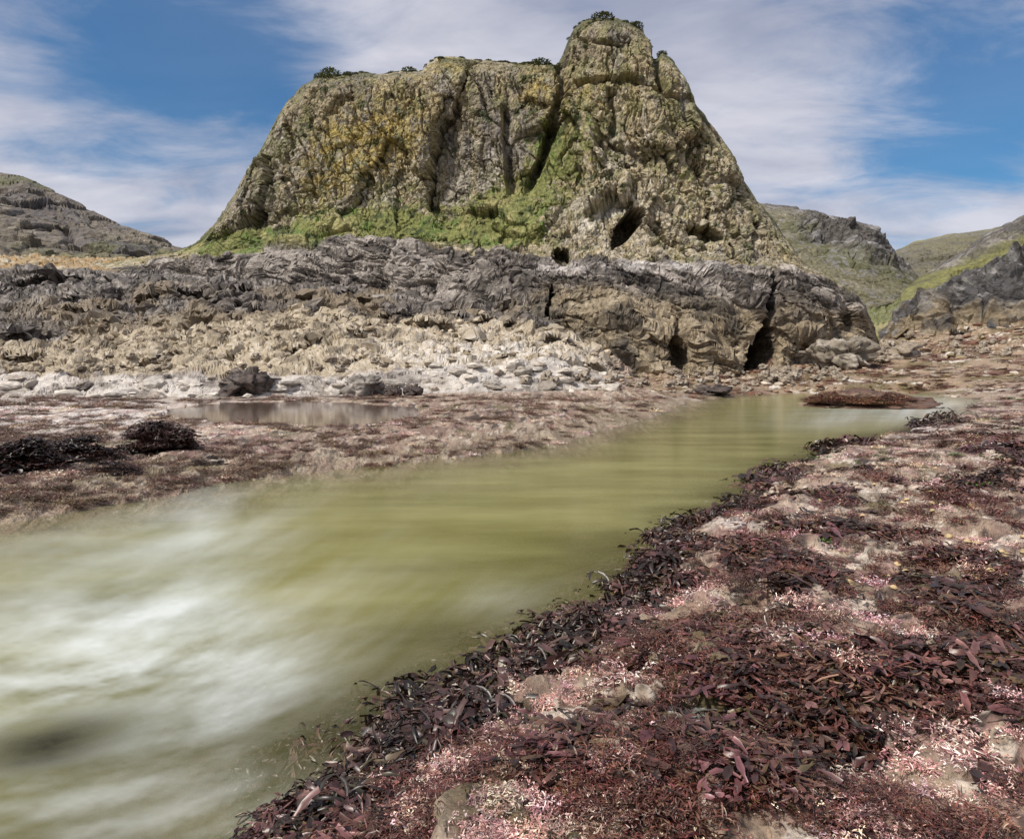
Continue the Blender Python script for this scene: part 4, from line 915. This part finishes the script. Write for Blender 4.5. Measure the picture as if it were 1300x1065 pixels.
def stone(seed, sub):
    """an angular broken stone: a ball cut by random planes"""
    r = np.random.default_rng(seed)
    import bmesh
    bm = bmesh.new(); bmesh.ops.create_icosphere(bm, subdivisions=sub, radius=1); bm.verts.ensure_lookup_table()
    D = np.array([v.co[:] for v in bm.verts]); T = np.array([[v.index for v in f.verts] for f in bm.faces]); bm.free()
    N_ = r.normal(size=(11, 3)); N_ /= np.linalg.norm(N_, axis=1, keepdims=True); h = r.uniform(0.5, 0.95, 11)
    dt = D @ N_.T; rad = np.min(np.where(dt > 0.05, h / np.maximum(dt, 0.05), 9), axis=1); rad = np.minimum(rad, 1.15)
    V = D * rad[:, None] * (1 + 0.03 * r.normal(size=(len(D), 1))) * np.array([1, r.uniform(0.6, 1), r.uniform(0.35, 0.8)])
    return V.astype(np.float32), T.astype(np.int32)
ST3 = [stone(700 + k, 3) for k in range(8)]; ST2 = [stone(720 + k, 2) for k in range(8)]
def rubble(name, label, nn, cond, smin, smax, cols_, flat=1.0, power=2.5):
    Vs, Qs, Cs = [], [], []; o = 0; ij = []
    while len(ij) < nn:
        i = rng.integers(0, NR - 1, 6000); j = cols_in[rng.integers(0, len(cols_in), 6000)]; ok = cond(i, j); ij += list(zip(i[ok], j[ok]))
    for i, j in ij[:nn]:
        p = GP[i, j]; px_ = smin + (smax - smin) * rng.random() ** power; s = px_ / F * p[1] / 2
        V, T = (ST3 if px_ > 9 else ST2)[rng.integers(8)]
        a = rng.uniform(0, 6.28); ca, sa = math.cos(a), math.sin(a); R = np.array([[ca, -sa, 0], [sa, ca, 0], [0, 0, flat]]) @ np.array([[1, 0, rng.normal(0, 0.25)], [0, 1, rng.normal(0, 0.25)], [0, 0, 1]])
        W = V @ R.T.astype(np.float32) * s + p.astype(np.float32) + np.float32([0, 0, 0.15 * s]); c = np.array(cols_[rng.integers(len(cols_))]) * rng.uniform(0.75, 1.25)
        Vs.append(W); Qs.append(T + o); Cs.append(np.tile(c, (len(V), 1)) * (1 + 0.12 * rng.normal(size=(len(V), 1)))); o += len(V)
    me = raw_mesh(name, np.concatenate(Vs), np.concatenate(Qs), np.concatenate(Cs), M_BOULDER, smooth=False)
    return link(name, me, kind='stuff', label=label, category='rubble')
rubble('rubble', 'tan broken rubble slope below the dark ridge', 750, lambda i, j: (KK[i, j] > 1.0) & (KK[i, j] < 2.95 + 0.25 * fld3[i, j]) & (PX[i, j] < 770), 2.5, 15, [(0.34, 0.275, 0.19), (0.44, 0.37, 0.28), (0.25, 0.20, 0.14), (0.16, 0.125, 0.09), (0.36, 0.31, 0.24)])
rubble('pale_rubble', 'broken whitish stones lying on the pale rock band', 210, lambda i, j: (KK[i, j] > -0.1) & (KK[i, j] < 1.0) & (PX[i, j] < 800), 4, 34, [(0.50, 0.46, 0.41), (0.46, 0.42, 0.37), (0.42, 0.38, 0.33), (0.30, 0.26, 0.22)], 0.75, 2.2)
rubble('shingle', 'loose shingle at the foot of the crag and up the right hand beach', 1900, lambda i, j: (KK[i, j] > -0.15) & (KK[i, j] < 3.9) & (PX[i, j] > 770), 2.5, 15, [(0.34, 0.26, 0.185), (0.44, 0.38, 0.31), (0.20, 0.13, 0.09), (0.16, 0.075, 0.05), (0.26, 0.20, 0.12)], 0.6, 3)
def boulder(px, py, wpx, hpx, label, mesh=None, group=None, name='boulder', cat='boulder', sink=0.3, yf=0.9):
    p, i, j = ground_at(px, py); d = p[1]; a = wpx / F * d / 2; h = hpx / F * d
    o = link(name, mesh or BT[rng.integers(4)], label=label, category=cat)
    o.location = (p[0], p[1] + a * 0.5, p[2] + h * 0.5 - h * sink * 0.3); o.scale = (a, a * yf, h * 0.6); o.rotation_euler = (rng.normal(0, .1), rng.normal(0, .1), rng.uniform(-0.5, 0.5))
    if group: o['group'] = group
    return o
DK = boulder_mesh('dark_boulder', 521, (0.06, 0.045, 0.04), (0.15, 0.12, 0.10), (0.02, 0.018, 0.016), 50, 0.6)
boulder(308, 503, 58, 34, 'jagged black rock sitting on the white rock band', DK)
boulder(457, 504, 50, 28, 'grey brown rock at the far edge of the tide pool', boulder_mesh('boulder', 531, (0.2, 0.18, 0.16), (0.4, 0.36, 0.32), (0.05, 0.04, 0.04), 40))
boulder(497, 504, 20, 15, 'small dark rock right of the grey brown rock', DK)
boulder(523, 503, 22, 15, 'small dark rock at the right end of the tide pool', DK)
boulder(98, 497, 44, 10, 'flat dark stone on the pale platform at far left', DK)
boulder(1075, 468, 60, 34, 'pale broken block at the right foot of the crag', boulder_mesh('boulder', 541, (0.22, 0.19, 0.15), (0.36, 0.32, 0.27), (0.06, 0.05, 0.04), 60, 0.7))
boulder(1150, 455, 34, 18, 'rounded tan boulder at the mouth of the valley')
boulder(905, 503, 44, 13, 'flat dark weedy rock at the head of the stream', DK)
# island of weed-covered rock in the stream
isl = boulder_mesh('stream_rock', 551, (0.12, 0.07, 0.05), (0.24, 0.17, 0.12), (0.05, 0.03, 0.022), 110, 0.45)
o = link('rock', isl, label='low rock covered in red brown weed standing in the far end of the stream', category='rock')
di = 22.5; o.location = ((1092 - 650) / F * di, di, 0.0); o.scale = (66 / F * di, 1.4, 0.42)
it = []
for q in range(420):
    a = rng.uniform(0, 6.28); rr_ = rng.uniform(0, 1) ** 0.5 * 0.95
    it.append((LIB['bush'][rng.integers(5)], (rr_ * math.cos(a), rr_ * math.sin(a), math.sqrt(1 - rr_ ** 2) * 1.02), rng.uniform(0.14, 0.26), rng.uniform(0, 6), np.array([(1.5, 1.4, 1.2), (0.7, 0.8, 0.8), (2.2, 2.6, 2.2)][rng.integers(3)]) * rng.uniform(0.6, 1.5), 2.0))
wo = link('seaweed_cover', merge(it, 'island_weed', M_WEED), parent=o)
k = 0
for (cx, cy, rx, ry, nn, s0, s1) in ((960, 482, 110, 9, 44, 5, 17), (880, 494, 70, 6, 26, 5, 14), (1120, 452, 40, 10, 16, 6, 18), (720, 486, 60, 5, 12, 6, 16), (1210, 440, 80, 14, 22, 5, 13), (160, 468, 150, 10, 16, 5, 14), (400, 462, 90, 12, 12, 5, 15)):
    for q in range(nn):
        x_, y_ = cx + rng.uniform(-rx, rx), cy + rng.uniform(-ry, ry); sz = rng.uniform(s0, s1)
        where = {960: 'on the shingle below the sea cave', 880: 'by the head of the stream', 1120: 'at the mouth of the valley', 720: 'under the white rock slope', 1210: 'on the upper right beach', 160: 'in the rubble above the pale band at left', 400: 'in the rubble behind the tide pool'}[cx]
        boulder(x_, y_, sz, sz * rng.uniform(0.45, 0.8), 'tan grey angular stone among others ' + where, group='stones ' + where)
# shrubs on the skyline
SM = [raw_mesh('shrub', *v, M_LEAF) for v in LEAFY]
def shrub(px, wpx, label, dpy=0, fl=0.8, group=None, py=None, name='shrub'):
    j = int(np.argmin(np.abs(CPX - px)))
    if py is None:
        cyc = CCY[:, j]; i = int(np.argmin(cyc))
    else:
        sel = CCY[:, j].copy(); sel[CKR[:, j] > 4.6] = -999; i = int(np.argmin(np.abs(sel - py)))
    p = CR[i, j]; s = wpx / F * p[1] / 2
    o = link(name, SM[rng.integers(3)], label=label, category='shrub'); o.location = (p[0], p[1] - 0.1 * s, p[2] - 0.2 * s * fl - 0.1 + dpy); o.scale = (s, s, s * fl); o.rotation_euler = (0, 0, rng.uniform(0, 6))
    if group: o['group'] = group
shrub(420, 36, 'dark shrub on the left shoulder of the crag skyline, the larger of two', fl=0.95)
shrub(406, 20, 'small shrub at the very left end of the flat crag top', fl=0.8)
shrub(443, 20, 'low shrub just right of the large shoulder shrub', fl=0.7)
shrub(520, 26, 'round dark shrub alone on the skyline halfway along the flat top', fl=0.9)
shrub(686, 36, 'wide low shrub beside the notch left of the domed summit', fl=0.6)
shrub(765, 40, 'low green mat of plants on the crown of the domed summit', fl=0.35)
shrub(806, 28, 'dark shrub on the right shoulder of the domed summit', fl=0.6)
shrub(840, 18, 'small shrub in the cleft right of the domed summit', fl=0.8)
for q in range(110):
    x_ = rng.uniform(395, 712) if q < 85 else rng.uniform(722, 850); shrub(x_, rng.uniform(5, 14), 'tiny heath tuft among many along the crag top edge', fl=0.45, group='heath tufts along the crag top')
n_s = 0
while n_s < 90:
    i = rng.integers(200, 480); j = rng.integers(60, len(CPX) - 150)
    if CGM[i, j] > 0.5 or rng.random() < 0.06:
        x_, y_ = CCX[i, j], CCY[i, j]
        if y_ > 330 or x_ < 300: continue
        s = rng.uniform(4, 11) / F * CR[i, j, 1] / 2
        o = link('cliff_plant', SM[rng.integers(3)], label='small green plant tuft among many on the crag ledges', category='plant', group='plant tufts on the crag ledges')
        o.location = CR[i, j]; o.scale = (s, s, s * 0.7); o.rotation_euler = (0, 0, rng.uniform(0, 6)); n_s += 1
print('things', len(sc.objects), round(time.time() - T0, 1))

# ------------------------------------------------------------------ sky, sun, camera
SUN_EL, SUN_AZ = 48, -128      # azimuth from +Y clockwise: behind the camera on the left
wd = bpy.data.worlds.new('World'); sc.world = wd; wd.use_nodes = True; t = wd.node_tree; t.nodes.clear(); N = t.nodes.new; L = t.links.new
out = N('ShaderNodeOutputWorld'); bg = N('ShaderNodeBackground'); L(bg.outputs[0], out.inputs[0]); bg.inputs['Strength'].default_value = 0.092
sky = N('ShaderNodeTexSky'); sky.sky_type = 'NISHITA'; sky.sun_disc = False; sky.sun_elevation = math.radians(SUN_EL); sky.sun_rotation = math.radians(SUN_AZ); sky.air_density = 1.2; sky.dust_density = 0.5; sky.ozone_density = 3.0
tc = N('ShaderNodeTexCoord')
sep = N('ShaderNodeSeparateXYZ'); L(tc.outputs['Generated'], sep.inputs[0])
def math_(op, a, b=None, c=None):
    n = N('ShaderNodeMath'); n.operation = op
    for k, v in enumerate((a, b, c)):
        if v is None: continue
        if isinstance(v, (int, float)): n.inputs[k].default_value = v
        else: L(v, n.inputs[k])
    return n.outputs[0]
# cloud sheet: project the direction on a high plane
zz = math_('MAXIMUM', sep.outputs[2], 0.0); den = math_('ADD', zz, 0.22)
cx_ = math_('DIVIDE', sep.outputs[0], den); cy_ = math_('DIVIDE', sep.outputs[1], den)
cmb = N('ShaderNodeCombineXYZ'); L(cx_, cmb.inputs[0]); L(cy_, cmb.inputs[1])
mp = N('ShaderNodeMapping'); mp.inputs['Rotation'].default_value = (0, 0, math.radians(32)); mp.inputs['Scale'].default_value = (0.7, 1.15, 1); mp.inputs['Location'].default_value = (1.7, 0.4, 0); L(cmb.outputs[0], mp.inputs['Vector'])
n1 = N('ShaderNodeTexNoise'); n1.inputs['Scale'].default_value = 1.1; n1.inputs['Detail'].default_value = 7; n1.inputs['Roughness'].default_value = 0.52; n1.inputs['Distortion'].default_value = 0.35; L(mp.outputs[0], n1.inputs['Vector'])
def hole(px, py, rad):      # a thin place in the cloud around a direction
    v = np.array([(px - 650) / F, 1, (HY - py) / F]); v /= np.linalg.norm(v)
    dp = N('ShaderNodeVectorMath'); dp.operation = 'DOT_PRODUCT'; L(nrmv.outputs[0], dp.inputs[0]); dp.inputs[1].default_value = tuple(v)
    ang = math_('ARCCOSINE', math_('MINIMUM', dp.outputs['Value'], 0.99999))
    mr = N('ShaderNodeMapRange'); mr.interpolation_type = 'SMOOTHSTEP'; L(ang, mr.inputs[0]); mr.inputs[1].default_value = 0; mr.inputs[2].default_value = math.radians(rad); mr.inputs[3].default_value = 1; mr.inputs[4].default_value = 0
    return mr.outputs[0]
nrmv = N('ShaderNodeVectorMath'); nrmv.operation = 'NORMALIZE'; L(tc.outputs['Generated'], nrmv.inputs[0])
hs = math_('ADD', math_('ADD', hole(100, 30, 22), hole(290, 70, 13)), math_('ADD', math_('ADD', hole(1170, 190, 17), math_('MULTIPLY', hole(1000, 20, 12), 0.6)), hole(1300, 100, 16)))
hz_ = N('ShaderNodeMapRange'); L(zz, hz_.inputs[0]); hz_.inputs[1].default_value = 0.0; hz_.inputs[2].default_value = 0.3; hz_.inputs[3].default_value = 0.22; hz_.inputs[4].default_value = 0
n2 = N('ShaderNodeTexNoise'); n2.inputs['Scale'].default_value = 3.2; n2.inputs['Detail'].default_value = 8; n2.inputs['Roughness'].default_value = 0.6; n2.inputs['Distortion'].default_value = 0.6; L(mp.outputs[0], n2.inputs['Vector'])
nn_ = math_('ADD', math_('MULTIPLY_ADD', math_('SUBTRACT', n1.outputs[0], 0.5), 1.5, 0.5), math_('MULTIPLY', math_('SUBTRACT', n2.outputs[0], 0.5), 1.15))
dens = math_('SUBTRACT', math_('ADD', math_('ADD', nn_, hz_.outputs[0]), 0.36), math_('MULTIPLY', hs, 0.42))
mr = N('ShaderNodeMapRange'); mr.interpolation_type = 'SMOOTHSTEP'; L(dens, mr.inputs[0]); mr.inputs[1].default_value = 0.20; mr.inputs[2].default_value = 0.78; mr.inputs[3].default_value = 0.08; mr.inputs[4].default_value = 0.92
tint = N('ShaderNodeVectorMath'); tint.operation = 'MULTIPLY'; L(sky.outputs[0], tint.inputs[0]); tint.inputs[1].default_value = (0.30, 0.66, 0.90)
mx = N('ShaderNodeMixRGB'); L(mr.outputs[0], mx.inputs[0]); L(tint.outputs[0], mx.inputs[1]); mx.inputs[2].default_value = (6.3, 6.3, 7.0, 1)
n3 = N('ShaderNodeTexNoise'); n3.inputs['Scale'].default_value = 2.1; n3.inputs['Detail'].default_value = 6; n3.inputs['Roughness'].default_value = 0.55; n3.inputs['Distortion'].default_value = 0.3; L(mp.outputs[0], n3.inputs['Vector'])
cc_ = N('ShaderNodeValToRGB'); L(n3.outputs[0], cc_.inputs[0]); cc_.color_ramp.elements[0].position = 0.36; cc_.color_ramp.elements[0].color = (0.39, 0.42, 0.54, 1); cc_.color_ramp.elements[1].position = 0.62; cc_.color_ramp.elements[1].color = (0.74, 0.73, 0.80, 1)
sc_ = N('ShaderNodeVectorMath'); sc_.operation = 'SCALE'; sc_.inputs['Scale'].default_value = 9.2; L(cc_.outputs[0], sc_.inputs[0]); L(sc_.outputs[0], mx.inputs[2])
L(mx.outputs[0], bg.inputs['Color'])
sd = bpy.data.lights.new('sun', 'SUN'); sd.energy = 4.0; sd.angle = math.radians(6); sd.color = (1.0, 0.93, 0.82)
so = bpy.data.objects.new('sun', sd); col.objects.link(so)
az, el_ = math.radians(SUN_AZ), math.radians(SUN_EL)
sdir = np.array([math.sin(az) * math.cos(el_), math.cos(az) * math.cos(el_), math.sin(el_)])
from mathutils import Vector
so.rotation_euler = Vector(sdir).to_track_quat('Z', 'Y').to_euler()
so.location = (-10, -10, 30)
cd_ = bpy.data.cameras.new('camera'); cam = bpy.data.objects.new('camera', cd_); col.objects.link(cam); sc.camera = cam
cam.location = (0, 0, HC); cam.rotation_euler = (math.radians(90), 0, 0)
cd_.sensor_fit = 'HORIZONTAL'; cd_.sensor_width = 36; cd_.lens = F / 1300 * 36; cd_.shift_y = -(532.5 - HY) / 1300
cd_.clip_start = 0.05; cd_.clip_end = 3000
sc.view_settings.view_transform = 'Standard'; sc.view_settings.look = 'None'; sc.view_settings.exposure = 0.2; sc.view_settings.gamma = 1
sc.cycles.max_bounces = 6; sc.cycles.transparent_max_bounces = 6
print('done', round(time.time() - T0, 1))
